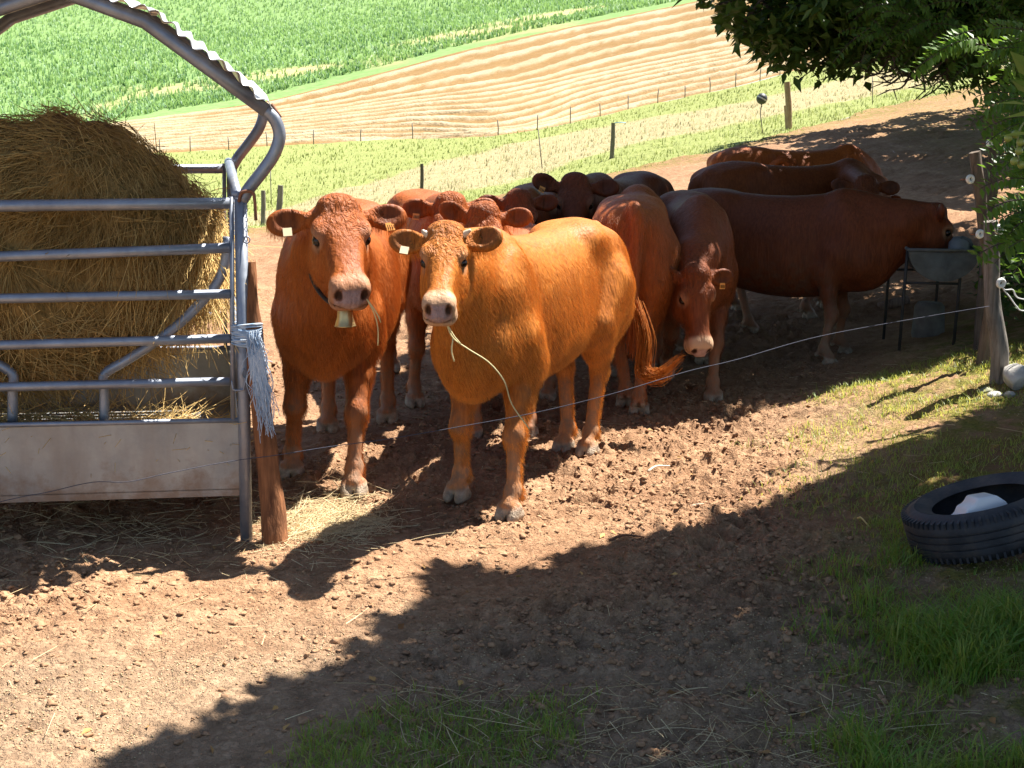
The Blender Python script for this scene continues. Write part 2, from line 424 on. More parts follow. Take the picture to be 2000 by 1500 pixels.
def make_cow(name, label, coat, loc, heading, scale=1.0, h=0.012, poll=None, muzzle=None, feet=None, head_scale=1.0,
             tail=None, ears=None, horn=False, tags=('orange', 'pale'), fat=1.0, tailmesh=None, seed=1, roll=0.0, deep=0.0, palek=1.0, hw=0.9, fur=0, group='red brown cows crowded in the muddy yard'):
    """loc: ground point under the body; heading: world angle (deg) the body points to; poll, muzzle: world points; feet: world ground points FL, FR, HL, HR"""
    r = np.random.default_rng(seed)
    gz = tz(loc[0], loc[1]); O = Vector((loc[0], loc[1], gz)); a = math.radians(heading)
    Fd, Ld = Vector((math.cos(a), math.sin(a), 0)), Vector((-math.sin(a), math.cos(a), 0))
    def loc_(p):
        d = Vector(p) - O; return np.array([d.dot(Fd), d.dot(Ld), d.z]) / scale
    P = loc_(poll) if poll is not None else np.array([1.15, 0, 1.45])
    M = loc_(muzzle) if muzzle is not None else P + np.array([0.30, 0, -0.40])
    hl = 0.535 * head_scale
    hx = (M - P); hx /= np.linalg.norm(hx)
    up = np.array([0, 0, 1.0]); hy = np.cross(up, hx)
    if np.linalg.norm(hy) < 0.1: hy = np.array([0, 1.0, 0])
    hy /= np.linalg.norm(hy); hz = np.cross(hx, hy)
    if roll:
        c_, s_ = math.cos(math.radians(roll)), math.sin(math.radians(roll)); hy, hz = hy * c_ + hz * s_, hz * c_ - hy * s_
    H = np.stack([hx, hy, hz], 1)                          # columns
    hs = head_scale
    def hp(x, y, z): return P + H @ (np.array([x, y * hw, z]) * hs)
    FT = []
    dflt = [(0.50, 0.19), (0.54, -0.19), (-0.70, 0.20), (-0.66, -0.20)]
    for i in range(4):
        if feet is not None and feet[i] is not None:
            q = loc_(feet[i]); FT.append((q[0], q[1], q[2]))
        else:
            x, y = dflt[i]; x += r.uniform(-.08, .08); w = O + (Fd * x + Ld * y) * scale
            FT.append((x, y, (tz(w.x, w.y) - gz) / scale))
    lo = np.array([-1.12, -0.55, min(f[2] for f in FT) - 0.04]); hi = np.array([1.1, 0.55, 1.52])
    for p in (P, M, hp(0.05, 0.33, 0.1), hp(0.05, -0.33, 0.1), hp(0.2, 0, -.2), hp(0.6, 0, 0)):
        lo = np.minimum(lo, p - 0.13); hi = np.maximum(hi, p + 0.13)
    if tail is not None:
        tp = [loc_(p) for p in tail]
        for p in tp: lo = np.minimum(lo, p - .08); hi = np.maximum(hi, p + .08)
    else:
        sw = r.uniform(-.05, .05); tp = [np.array(p) for p in ((-0.88, 0, 1.33), (-0.99, sw * .3, 1.22), (-1.03, sw, 1.0), (-1.02, sw * 1.6, 0.72))]
    for f in FT: lo[:2] = np.minimum(lo[:2], np.array(f[:2]) - .14); hi[:2] = np.maximum(hi[:2], np.array(f[:2]) + .14)
    Fl = Field(lo, hi, h / scale)
    # trunk
    sl, Q = Fl.sub((-1.15, -0.5, 0.4), (1.15, 0.5, 1.55))
    x = Q[..., 0]; xx = Fl.ax[0][sl[0]]
    T, B, W = [sinterp(xx, TX, t) for t in (TTOP, TBOT, TW)]
    B = B - deep * np.clip(1 - ((xx - .05) / .85) ** 2, 0, 1); W = W * fat
    zc = ((T + B) / 2)[:, None, None]; az = ((T - B) / 2)[:, None, None]; bw = W[:, None, None]
    zr = (Q[..., 2] - zc) / az
    yy = np.abs(Q[..., 1]) / (bw * (1 - 0.13 * np.clip(zr, -1, 1)))
    n = 2.35
    d = ((yy ** n + np.abs(zr) ** n) ** (1 / n) - 1) * np.minimum(az, bw) * 0.9
    d = np.maximum(d, np.maximum(-1.0 - x, x - 1.05))
    Fl.put(sl, d, 0.02)
    for sgn in (1, -1):
        fl, hl_ = (FT[0], FT[2]) if sgn > 0 else (FT[1], FT[3])
        # shoulder blade, upper arm, hips, thigh muscles
        Fl.ell((0.60, sgn * (0.128 + .02 * fat), 1.02), (0.17, 0.068, 0.30), 0.07)
        Fl.ell((0.73, sgn * 0.135, 0.86), (0.13, 0.085, 0.15), 0.08)
        Fl.ell((-0.43, sgn * 0.150, 1.30), (0.07, 0.045, 0.04), 0.15)
        Fl.ell((-0.87, sgn * 0.09, 1.235), (0.07, 0.05, 0.06), 0.12)
        Fl.ell((-0.66, sgn * 0.160, 1.02), (0.24, 0.110 * fat, 0.30), 0.10)
        Fl.ell((-0.80, sgn * 0.135, 0.95), (0.14, 0.10 * fat, 0.26), 0.07)
        # fore leg
        fx, fy, fz = fl
        kx = 0.54 + (fx - 0.54) * 0.5; ky = sgn * 0.15 + (fy - sgn * 0.15) * 0.55
        elb = (0.50, sgn * 0.155, 0.77); kn = (kx + 0.02, ky, fz * .6 + 0.41); fet = (fx - 0.02, fy, fz + 0.135)
        Fl.caps((0.58, sgn * 0.15, 0.90), elb, 0.12, 0.105, 0.09)
        Fl.caps(elb, ((elb[0] + kn[0]) / 2, (elb[1] + kn[1]) / 2, (elb[2] + kn[2]) / 2), 0.098, 0.066, 0.05)
        Fl.caps(((elb[0] + kn[0]) / 2, (elb[1] + kn[1]) / 2, (elb[2] + kn[2]) / 2), kn, 0.064, 0.048, 0.035)
        Fl.ell((kn[0] + .010, kn[1], kn[2]), (0.052, 0.052, 0.068), 0.03)
        Fl.caps(kn, (fet[0], fet[1], fet[2] + 0.03), 0.038, 0.034, 0.035)
        foot(Fl, fet, (fx + 0.045, fy, fz), sgn)
        # hind leg
        gx, gy, gz_ = hl_
        hk = (gx * 0.8 - 0.19, sgn * 0.165 + (gy - sgn * 0.165) * 0.6, gz_ * .6 + 0.52); st = (-0.44 + (gx + .68) * 0.25, sgn * 0.185, 0.82); fet = (gx - 0.035, gy, gz_ + 0.14)
        Fl.caps((-0.62, sgn * 0.165, 1.02), st, 0.165, 0.11, 0.08)
        md = tuple(st[i] * .45 + hk[i] * .55 for i in range(3))
        Fl.caps((-0.74, sgn * 0.15, 0.88), md, 0.125, 0.068, 0.07)
        Fl.caps(st, md, 0.10, 0.068, 0.05); Fl.caps(md, hk, 0.066, 0.045, 0.04)
        Fl.caps((hk[0] - 0.055, hk[1], hk[2] + 0.055), (md[0] - 0.09, md[1], md[2] + 0.1), 0.025, 0.035, 0.05)
        Fl.ell((hk[0] - 0.012, hk[1], hk[2]), (0.054, 0.043, 0.066), 0.03)
        Fl.caps(hk, (fet[0], fet[1], fet[2] + 0.03), 0.041, 0.035, 0.035)
        foot(Fl, fet, (gx + 0.04, gy, gz_), sgn)
    # brisket and neck
    Fl.ell((0.78, 0, 0.79), (0.18, 0.10, 0.15), 0.09)
    pb = hp(-0.02, 0, 0.0); pm = hp(0.06, 0, -0.07); pj = hp(0.13, 0, -0.12)
    nm = np.array([0.88, 0, 1.16]) * .5 + (pm) * .5
    Fl.caps((0.58, 0, 1.28), pb, 0.105, 0.075, 0.10)
    Fl.caps((0.66, 0, 1.08), nm, 0.195, 0.14, 0.10); Fl.caps(nm, pm, 0.14, 0.098, 0.08)
    Fl.caps((0.80, 0, 0.90), pj, 0.13, 0.062, 0.10)
    Fl.caps((0.93, 0, 0.80), pj - np.array([0, 0, 0.08]), 0.038, 0.020, 0.10)      # dewlap
    # head
    c = hp(0.24, 0, 0); rad = 0.42 * hs
    sl, Q = Fl.sub(c - rad, c + rad)
    L = ((Q - P) @ H) / hs
    x = L[..., 0]; Tt, Bb, Ww = [sinterp(x, HX, t) for t in (HT, HB, HW)]
    zc = (Tt + Bb) / 2; az = np.maximum((Tt - Bb) / 2, 0.01)
    zr = (L[..., 2] - zc) / az
    yy = np.abs(L[..., 1]) / hw / np.maximum(Ww * (1 + 0.16 * np.clip(zr, -1, 1)), 0.01)
    d = ((yy ** 2.5 + np.abs(zr) ** 2.5) ** 0.4 - 1) * np.minimum(az, Ww) * 0.9
    d = np.maximum(d, np.maximum(-0.075 - x, x - 0.548)) * hs
    Fl.put(sl, d, 0.03)
    e = hs
    Fl.ell(hp(0.005, 0, 0.085), (0.055 * e, 0.085 * e, 0.045 * e), 0.05, H)                         # poll tuft
    for sgn in (1, -1):
        Fl.ell(hp(0.150, sgn * 0.106, 0.062), (0.050 * e, 0.026 * e, 0.028 * e), 0.03, H)            # brow
        Fl.ell(hp(0.185, sgn * 0.122, 0.028), (0.034 * e, 0.022 * e, 0.024 * e), 0.012, H, 'sub')    # eye socket
        Fl.ell(hp(0.20, sgn * 0.085, -0.10), (0.10 * e, 0.045 * e, 0.075 * e), 0.05, H)              # cheek
        Fl.ell(hp(0.470, sgn * 0.056, 0.022), (0.05 * e, 0.030 * e, 0.034 * e), 0.03, H)             # nostril wing
        Fl.ell(hp(0.528, sgn * 0.056, 0.024), (0.022 * e, 0.014 * e, 0.026 * e), 0.012, H, 'sub')    # nostril
        Fl.ell(hp(0.46, sgn * 0.05, -0.055), (0.06 * e, 0.04 * e, 0.04 * e), 0.03, H)                # lip
        # ear
        ed = (ears[0] if sgn > 0 else ears[1]) if ears else (-0.12, 0.98, 0.03)
        e1 = np.array([ed[0], sgn * ed[1], ed[2]]); e1 /= np.linalg.norm(e1)
        fwd = np.array([0.55, 0.10 * sgn, 0.85]) if not ears or len(ears) < 3 else np.array(ears[2])
        e3 = fwd - e1 * (fwd @ e1); e3 /= np.linalg.norm(e3); e2 = np.cross(e3, e1)
        b0 = np.array([0.035, sgn * 0.112, 0.02]); cc = b0 + e1 * 0.108
        R = H @ np.stack([e1, e2, e3], 1)
        q0, q1 = b0 - e1 * 0.02, b0 + e1 * 0.06
        Fl.caps(hp(*q0), hp(*q1), 0.034 * e, 0.03 * e, 0.03)
        Fl.ell(hp(*cc), (0.092 * e, 0.058 * e, 0.022 * e), 0.025, R)
        Fl.ell(hp(*(cc + e1 * .022 + e2 * .012 * (1 if (H @ e2)[2] < 0 else -1))), (0.066 * e, 0.054 * e, 0.019 * e), 0.03, R)
        Fl.ell(hp(*(cc + e3 * 0.030 - e1 * 0.004 + e2 * .006)), (0.064 * e, 0.042 * e, 0.024 * e), 0.016, R, 'sub')
    Fl.caps(hp(0.535, -0.05, -0.042), hp(0.535, 0.05, -0.042), 0.006, 0.006, 0.012, op='sub')        # mouth
    Fl.caps(hp(0.535, -0.05, -0.042), hp(0.44, -0.088, -0.05), 0.006, 0.004, 0.012, op='sub')
    Fl.caps(hp(0.535, 0.05, -0.042), hp(0.44, 0.088, -0.05), 0.006, 0.004, 0.012, op='sub')
    # tail
    ts = [np.array(p) for p in spline(tp, 5)]
    for i in range(len(ts) - 1):
        f = i / (len(ts) - 1); Fl.caps(ts[i], ts[i + 1], 0.042 - 0.024 * f ** .6, 0.042 - 0.024 * (f + 1 / len(ts)) ** .6, 0.04)
    V, Qd = surface_nets(Fl.F, Fl.lo, Fl.h)
    # coat zones from anatomy
    L = ((V - P) @ H) / hs; L[:, 1] /= hw
    inh = (np.abs(L[:, 1]) < .2) & (L[:, 0] > -.2) & (L[:, 0] < .62) & (np.abs(L[:, 2]) < .26)
    muz = sstep(0.415, 0.455, L[:, 0] + 0.02 * L[:, 2]) * inh
    pad = sstep(0.505, 0.52, L[:, 0]) * (np.abs(L[:, 1]) < .075) * sstep(-0.046, -0.036, L[:, 2]) * sstep(0.062, 0.05, L[:, 2]) * inh
    nos = np.zeros(len(V))
    for sgn in (1, -1):
        q = L - np.array([0.520, sgn * 0.056, 0.024]); nos = np.maximum(nos, sstep(1.25, 0.8, np.sqrt((q[:, 0] / .03) ** 2 + (q[:, 1] / .017) ** 2 + (q[:, 2] / .027) ** 2)) * inh)
    ring = np.zeros(len(V))
    for sgn in (1, -1):
        q = L - np.array([0.178, sgn * 0.118, 0.03]); ring = np.maximum(ring, sstep(0.075, 0.038, np.linalg.norm(q, axis=1)) * inh)
    legz = V[:, 2]
    hoof = np.zeros(len(V))
    for f in FT:
        dd = np.hypot(V[:, 0] - f[0] - .03, V[:, 1] - f[1]); hoof = np.maximum(hoof, sstep(0.16, 0.14, dd) * sstep(f[2] + 0.085, f[2] + 0.065, V[:, 2] + 0.25 * (V[:, 0] - f[0] - .05)))
    lower = sstep(0.62, 0.2, legz) * 0.30 + sstep(0.50, 0.35, np.abs(V[:, 1]) / 0.35) * 0
    pale = np.clip(np.maximum(np.maximum(muz * .95 * palek * (1 - pad), ring * .38), lower), 0, 1) * (1 - nos)
    zones = np.stack([pale, pad * (1 - nos), np.clip(hoof, 0, 1), np.ones(len(V))], 1)
    curl = sstep(0.30, 0.05, L[:, 0]) * sstep(-0.02, 0.06, L[:, 2]) * inh + 0.05
    neckz = np.clip(1 - np.abs(V[:, 0] - 0.85) / .35, 0, 1) * 0.22; curl = np.maximum(curl, neckz * (np.abs(V[:, 1]) < .4))
    mud = sstep(0.75, 0.15, legz) * 0.9 + sstep(-0.55, -0.8, V[:, 0]) * sstep(1.2, .9, legz) * .4 + sstep(0.98, 0.70, legz) * 0.55 * sstep(.75, .45, np.abs(V[:, 0]))
    dark = nos * .92
    for sgn in (1, -1):
        q = L - np.array([0.182, sgn * 0.116, 0.028]); dark = np.maximum(dark, .8 * sstep(1.3, .85, np.sqrt((q[:, 0] / .036) ** 2 + (q[:, 1] / .03) ** 2 + (q[:, 2] / .026) ** 2)) * inh)
        q = L - np.array([0.215, sgn * 0.112, 0.005]); dark = np.maximum(dark, .35 * sstep(1.2, .5, np.sqrt((q[:, 0] / .03) ** 2 + (q[:, 1] / .03) ** 2 + (q[:, 2] / .018) ** 2)) * inh)
        ed = (ears[0] if sgn > 0 else ears[1]) if ears else (-0.12, 0.98, 0.03)
        e1 = np.array([ed[0], sgn * ed[1], ed[2]]); e1 /= np.linalg.norm(e1); q = L * np.array([1, hw, 1]) - (np.array([0.035, sgn * .112 * hw, .02]) + e1 * .118)
        fw = np.array([0.55, 0.10 * sgn, 0.85]) if not ears or len(ears) < 3 else np.array(ears[2]); e3 = fw - e1 * (fw @ e1); e3 /= np.linalg.norm(e3)
        dark = np.maximum(dark, .5 * sstep(.085, .03, np.linalg.norm(q - e3 * np.clip(q @ e3, -.02, .02)[:, None], axis=1)) * sstep(-.004, .004, q @ e3 + .012) * (np.abs(L[:, 1]) > .12))
    dark = np.maximum(dark, .55 * sstep(.009, .003, np.abs(L[:, 2] + .042)) * sstep(.44, .47, L[:, 0]) * inh)
    root = empty(name, O, a); root.scale = (scale,) * 3
    me = mesh_np('body', V, Qd, None, True, [COATS[coat]], dict(zones=zones, curl=curl, dark=dark, mud=np.clip(mud, 0, 1)))
    body = link('body', me, root)
    if fur:
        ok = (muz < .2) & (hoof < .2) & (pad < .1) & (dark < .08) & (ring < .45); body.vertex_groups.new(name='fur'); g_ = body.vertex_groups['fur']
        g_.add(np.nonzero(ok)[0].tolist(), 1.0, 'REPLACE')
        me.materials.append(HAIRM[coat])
        md_ = body.modifiers.new('coat hair', 'PARTICLE_SYSTEM'); ps = body.particle_systems[-1]; st_ = ps.settings
        st_.type = 'HAIR'; st_.count = fur; st_.use_advanced_hair = True; st_.emit_from = 'FACE'; st_.use_emit_random = True; st_.use_even_distribution = True
        st_.hair_length = 1.0; st_.hair_step = 3; st_.normal_factor = 0.0022; st_.tangent_factor = 0.0; st_.object_align_factor = (-0.0045, 0.0, -0.0075); st_.factor_random = 0.0016
        st_.root_radius = 1.0; st_.tip_radius = 0.25; st_.radius_scale = 0.0011; st_.material = 2; st_.display_step = 2; st_.render_step = 2
        ps.vertex_group_density = 'fur'; ps.seed = seed
    for sgn in (1, -1):
        m = MB(); c = hp(0.181, sgn * 0.104, 0.027)
        m.lathe([(0.0001, -0.026 * hs)] + [(0.026 * hs * math.sin(t), -0.026 * hs * math.cos(t)) for t in np.linspace(0.2, 2.94, 9)] + [(0.0001, 0.026 * hs)], 14, Matrix.Translation(Vector(c)))
        m.build('eye', EYE_M, root)
    for sgn, tg in zip((1, -1), tags):
        if not tg: continue
        ed = (ears[0] if sgn > 0 else ears[1]) if ears else (-0.12, 0.98, 0.03)
        e1 = np.array([ed[0], sgn * ed[1], ed[2]]); e1 /= np.linalg.norm(e1)
        fwd = np.array([0.55, 0.10 * sgn, 0.85]) if not ears or len(ears) < 3 else np.array(ears[2])
        e3 = fwd - e1 * (fwd @ e1); e3 /= np.linalg.norm(e3); e2 = np.cross(e3, e1)
        if (H @ e2)[2] > 0: e2 = -e2
        q = np.array([0.035, sgn * 0.112, 0.02]) + e1 * 0.115 + e2 * 0.034 + e3 * 0.016
        w = 0.020; m = MB()
        o = q - e1 * w; m.box(hp(*o), H @ e1 * 2 * w * hs, H @ (e2 * .93 + e3 * .2) * 0.042 * hs, H @ e3 * 0.004 * hs)
        t = m.build('ear_tag', TAG_M if tg == 'orange' else TAGW_M, root, False)
        if tg == 'orange':
            cp = [hp(*(q + e1 * s * .014 - e2 * 0 + (e2 * .93 + e3 * .2) * 0.024 + e3 * .0052)) for s in (-1, -.35, .35, 1)]
            mm = MB()
            for p_ in cp[:]:
                mm.box(p_ - H @ e2 * .010 * hs, H @ e1 * 0.0035 * hs, H @ (e2 * .93 + e3 * .2) * 0.02 * hs, H @ e3 * 0.001 * hs)
            mm.build('tag_digits', EYE_M, t, False)
    if horn:
        for sgn in (1, -1):
            p = spline([hp(0.03, sgn * 0.10, 0.075), hp(0.025, sgn * 0.125, 0.09), hp(0.02, sgn * (0.145 if sgn > 0 else .13), 0.10)], 4); m = MB()
            m.tube(p, [0.018 * (1 - i / len(p) * .75) for i in range(len(p))], 10); m.build('horn', HORN_M, root)
    # tail switch: tapered hair strands
    m = MB(); sw_path = [loc_(p) for p in tailmesh] if tailmesh is not None else [ts[-1] - np.array([0, 0, -.06]), ts[-1] - np.array([0.0, 0, .12]), ts[-1] - np.array([-.02, 0, .33])]
    for i in range(70 if tailmesh is None else 190):
        off = r.normal(0, 1, 3) * 0.016; pts = []
        nseg = len(sw_path)
        wv = r.normal(0, 1, (nseg, 3)) * 0.012
        st_ = r.uniform(0, .35); en = r.uniform(.7, 1.0)
        base_ = spline([Vector(p) for p in sw_path], 5); nb = len(base_)
        for j, p in enumerate(base_[int(st_ * nb):max(int(en * nb), int(st_ * nb) + 3)]):
            f = j / nb; g = math.sin(min(1, f + .15) * math.pi) ** .7
            pts.append(np.array(p) + off * (0.35 + 1.1 * g) + wv[min(nseg - 1, int(f * nseg))] * f)
        m.tube(pts, [0.0030 * (1 - .8 * k / len(pts)) for k in range(len(pts))], 4, False)
    m.build('tail_switch', COATS[coat], root, attrs=dict(zones=np.zeros((m.n, 4)), curl=np.zeros(m.n), mud=np.zeros(m.n)))
    tag(root, label, 'cow', group)
    root['hp'] = 0; del root['hp']
    def world(p): return O + (Fd * p[0] + Ld * p[1] + Vector((0, 0, p[2]))) * scale
    return root, (lambda x, y, z: world(hp(x, y, z)))

def foot(Fl, fet, toe, sgn):
    fx, fy, fz = toe
    Fl.ell((fet[0], fet[1], fet[2]), (0.044, 0.046, 0.048), 0.03)
    Fl.caps(fet, (fx - 0.01, fy, fz + 0.075), 0.037, 0.042, 0.025)
    for s in (1, -1):
        Fl.caps((fx - 0.035, fy + s * 0.036, fz + 0.035), (fx + 0.035, fy + s * 0.031, fz + 0.022), 0.034, 0.022, 0.006)
        Fl.caps((fx - 0.02, fy + s * 0.034, fz + 0.07), (fx + 0.02, fy + s * 0.034, fz + 0.03), 0.032, 0.030, 0.006)
        Fl.ell((fet[0] - 0.05, fet[1] + s * 0.026, fet[2] - 0.035), (0.02, 0.018, 0.026), 0.01)
    Fl.caps((fx + 0.09, fy, fz - 0.02), (fx + 0.025, fy, fz + 0.075), 0.007, 0.004, 0.010, op='sub')
# ------------------------------------------------------------------ ground, meadow, fields
def v_edge(pts): 
    u = [p[0] for p in pts]; v = [p[1] for p in pts]
    return lambda q: np.interp(q, u, v)
E1 = v_edge([(-700, 500), (0, 480), (480, 455), (560, 440), (700, 425), (830, 400), (1000, 385), (1130, 352), (1260, 325), (1400, 296), (1500, 268), (1600, 245), (1700, 214), (1880, 172), (2000, 150), (2800, 40)])
E2 = v_edge([(-700, 360), (0, 318), (300, 301), (614, 281), (806, 271), (950, 268), (1050, 254), (1171, 227), (1282, 201), (1431, 170), (1530, 142), (2000, 40), (2800, -130)])
E3 = v_edge([(-700, 345), (0, 282), (190, 247), (350, 224), (530, 199), (650, 168), (760, 140), (920, 96), (1110, 53), (1310, 12), (1600, -55), (2000, -150), (2800, -300)])
E4 = v_edge([(-700, -200), (2800, -520)])
_Yg = np.exp(np.linspace(math.log(12.5), math.log(650), 900))
def Y_of(u, vf):
    """forward distance where the terrain column through photo column u crosses photo row vf(u)"""
    out = []
    for uu, vv in zip(np.atleast_1d(u), np.atleast_1d(vf(np.atleast_1d(u)))):
        t = (uu - 1000) / FOC
        z = terrain(t * _Yg * 0.985, _Yg)
        ang = np.arctan((z - CAM_H) / _Yg); vs = 750 - FOC * np.tan(ang + PITCH)
        i = np.argmax(vs <= vv)
        out.append(_Yg[i] if vs[i] <= vv else _Yg[-1])
    return np.array(out)
_uc = np.linspace(-1300, 3300, 420)
def _sm(a, n=7): return np.convolve(np.pad(a, n, mode='edge'), np.hanning(2 * n + 1) / np.hanning(2 * n + 1).sum(), 'valid')
YB = [np.full(len(_uc), 12.0)] + [np.exp(_sm(np.log(Y_of(_uc, e)))) for e in (E1, E2, E3)] + [np.full(len(_uc), 640.0)]
YB[2] = np.maximum(YB[2], YB[1] * 1.08); YB[3] = np.maximum(YB[3], YB[2] * 1.06)
_tc = (_uc - 1000) / FOC * 0.985
def strip(j, nr, pw=1.0):
    f = np.linspace(0, 1, nr)[:, None] ** pw
    Y = np.exp(np.log(YB[j])[None] * (1 - f) + np.log(YB[j + 1])[None] * f)
    X = _tc[None] * Y
    return X, Y, np.broadcast_to(f, X.shape)
def Yb(j, x, y): return np.interp(np.asarray(x) / np.asarray(y), _tc, YB[j])

def churn(x, y):
    """hoof-churned mud relief"""
    warp = vnoise(x * 3, y * 3, 5) * 0.4
    a = np.abs(fbm(x * 5.5 + warp, y * 5.5, 3, 11) - 0.5) * 2
    b = 1 - np.abs(fbm(x * 13, y * 13 + warp, 3, 23) - 0.5) * 2.6
    m = sstep(0.36, 0.62, fbm(x * 0.9, y * 0.9, 3, 31))
    fore = 0.45 + 0.55 * sstep(3.6, 5.4, y)
    soft = 1 - 0.55 * sstep(-0.2, 0.8, x - bank_x0(y))
    z = (fbm(x * 1.3, y * 1.3, 3, 3) - 0.5) * 0.10 + (0.045 * np.clip(a - 0.25, 0, 1) * (0.35 + m) + 0.030 * np.clip(b - 0.25, 0, 1) ** 2 * (0.25 + m)) * fore * soft
    z = z + (fbm(x * 42, y * 42, 2, 41) - 0.5) * 0.013 * soft
    clod = np.clip(vnoise(x * 21, y * 21, 51) - 0.72, 0, 1) * 0.12 * (0.2 + m) * fore * soft
    cr = sstep(.50, .60, fbm(x * 15 + warp * 2, y * 15, 2, 57)) * 0.016 + sstep(.55, .64, fbm(x * 29, y * 29 + warp, 2, 58)) * 0.010
    ix, iy = np.floor(x / .24), np.floor(y / .24); pits = 0
    for di in (-1, 0, 1):
        for dj in (-1, 0, 1):
            a_, b_ = ix + di, iy + dj; jx, jy, jr, jp = _hash(a_, b_, 1), _hash(a_, b_, 2), _hash(a_, b_, 3), _hash(a_, b_, 4)
            r_ = .04 + .035 * jr; d_ = np.hypot((x - (a_ + jx) * .24), (y - (b_ + jy) * .24)) / r_ + .5 * (vnoise(x * 30, y * 30, 66) - .5)
            pits = pits + (jp < .62) * (.6 + .8 * jr) * (-np.exp(-(d_ / .85) ** 4) + .55 * np.exp(-((d_ - 1.35) / .35) ** 2))
    z = z + pits * .026 * (.25 + .9 * m) * fore * soft
    return z + clod * .6 + cr * (.35 + .9 * m) * (.35 + .65 * fore) * soft

def ground_mat():
    m = NT('yard_mud', rough=0.95, spec=0.12)
    p = m.coord(gen='World')
    n1 = m.noise(0.9, 5, 0.6, p); n2 = m.noise(9, 5, 0.65, p); n3 = m.noise(60, 3, 0.6, p)
    c = m.ramp(n2, [(0.28, (0.200, 0.108, 0.056)), (0.5, (0.345, 0.200, 0.112)), (0.72, (0.46, 0.285, 0.165))])
    c = m.mix(m.ramp(n1, [(0.40, 0.0), (0.66, 0.75)]), c, (0.25, 0.135, 0.075))
    c = m.mix(m.ramp(n3, [(0.55, 0.0), (0.75, 0.6)]), c, (0.48, 0.32, 0.20))
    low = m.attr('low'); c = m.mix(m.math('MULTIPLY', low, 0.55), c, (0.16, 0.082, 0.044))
    grain = m.attr('grain')                                  # spilt grain and chaff trodden into greyer soil
    c = m.mix(m.math('MULTIPLY', grain, 0.55), c, m.ramp(n2, [(0.3, (0.18, 0.135, 0.09)), (0.7, (0.36, 0.27, 0.18))]))
    v = m.node('ShaderNodeTexVoronoi'); v.inputs['Scale'].default_value = 105; m.t.links.new(p, v.inputs['Vector'])
    sp = m.math('MULTIPLY', m.ramp(m.sep(v.outputs['Color'])[0], [(0.66, 0.0), (0.72, 1.0)]), m.ramp(v.outputs['Distance'], [(0.28, 1.0), (0.46, 0.0)]))
    moss = m.attr('moss')
    mm = m.math('MULTIPLY', moss, m.ramp(m.noise(6, 5, 0.7, p), [(0.38, 0.0), (0.60, 1.0)]))
    c = m.mix(mm, c, m.ramp(n3, [(0.3, (0.10, 0.105, 0.022)), (0.7, (0.24, 0.20, 0.045))]))
    m.set(base=c)
    m.bump(m.math('ADD', m.math('MULTIPLY', n2, 1.0), m.math('ADD', m.math('MULTIPLY', n3, 0.7), m.math('MULTIPLY', m.ramp(m.noise(34, 4, .7, p), [(.45, 0.), (.62, 1.)]), .6))), .8, 0.02)
    return m.m
GM = ground_mat()
def cumaxis(segs):
    out = []
    for a, b, st in segs: out += list(np.arange(a, b - 1e-6, st))
    return np.array(out + [segs[-1][1]])
gx = cumaxis([(-60, -12, 4), (-12, -6, 0.4), (-6, -3.4, 0.05), (-3.4, 3.4, 0.0135), (3.4, 6, 0.05), (6, 12, 0.4), (12, 60, 4)])
gy = cumaxis([(-60, -4, 4), (-4, 2.4, 0.4), (2.4, 3.4, 0.05), (3.4, 5, 0.0125), (5, 7, 0.016), (7, 9, 0.024), (9, 12.1, 0.04)])
GX, GY = np.meshgrid(gx, gy)
near = sstep(0, 2.6, GY) * sstep(12, 6, np.abs(GX))
RZ = churn(GX, GY) * near
GZ = terrain(GX, GY) + RZ
def goff(y): return np.interp(y, [3.5, 5, 6.5, 9], [-.30, .10, .50, .65])
def moss_w(x, y): return sstep(-0.35, 0.75, x - bank_x0(y) - goff(y) + 0.5 * (fbm(x * 1.2, y * 1.2, 3, 61) - 0.5))
def grain_w(x, y):
    n = fbm(x * 1.6, y * 1.6, 3, 71)
    return np.clip(sstep(4.9, 4.0, y + 0.9 * (n - 0.5)) + 0.5 * sstep(0.2, 1.0, x) * sstep(5.2, 4.2, y) + .8 * sstep(-0.3, 0.9, x - bank_x0(y)) * sstep(.45, .7, n) * sstep(9, 7, y), 0, 1)
xx_, yy_ = GX.ravel(), GY.ravel()
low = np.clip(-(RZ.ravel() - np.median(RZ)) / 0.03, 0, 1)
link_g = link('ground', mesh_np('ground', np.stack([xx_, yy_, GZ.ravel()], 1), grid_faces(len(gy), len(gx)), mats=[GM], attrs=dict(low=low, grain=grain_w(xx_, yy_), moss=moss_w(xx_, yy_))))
tag(link_g, kind='structure')
def gzr(x, y): 
    x = np.asarray(x, float); y = np.asarray(y, float); return terrain(x, y) + churn(x, y) * sstep(0, 2.6, y)
# far yard
X, Y, Fr = strip(0, 320)
z = terrain(X, Y) + churn(X, Y) * 1.0 + (fbm(X * .7, Y * .7, 4, 81) - .5) * 0.22 * sstep(12, 16, Y)
z[0] -= 0.02
gm2 = np.clip(sstep(0.90, 1.0, Fr) + sstep(4.5, 7, X - 0.12 * Y) * .6, 0, 1)
yf = link('yard_ground', mesh_np('yard_ground', np.stack([X.ravel(), Y.ravel(), z.ravel()], 1), grid_faces(*X.shape), mats=[GM], attrs=dict(low=np.zeros(X.size), grain=np.zeros(X.size), moss=gm2.ravel() * .9)))
tag(yf, kind='structure')
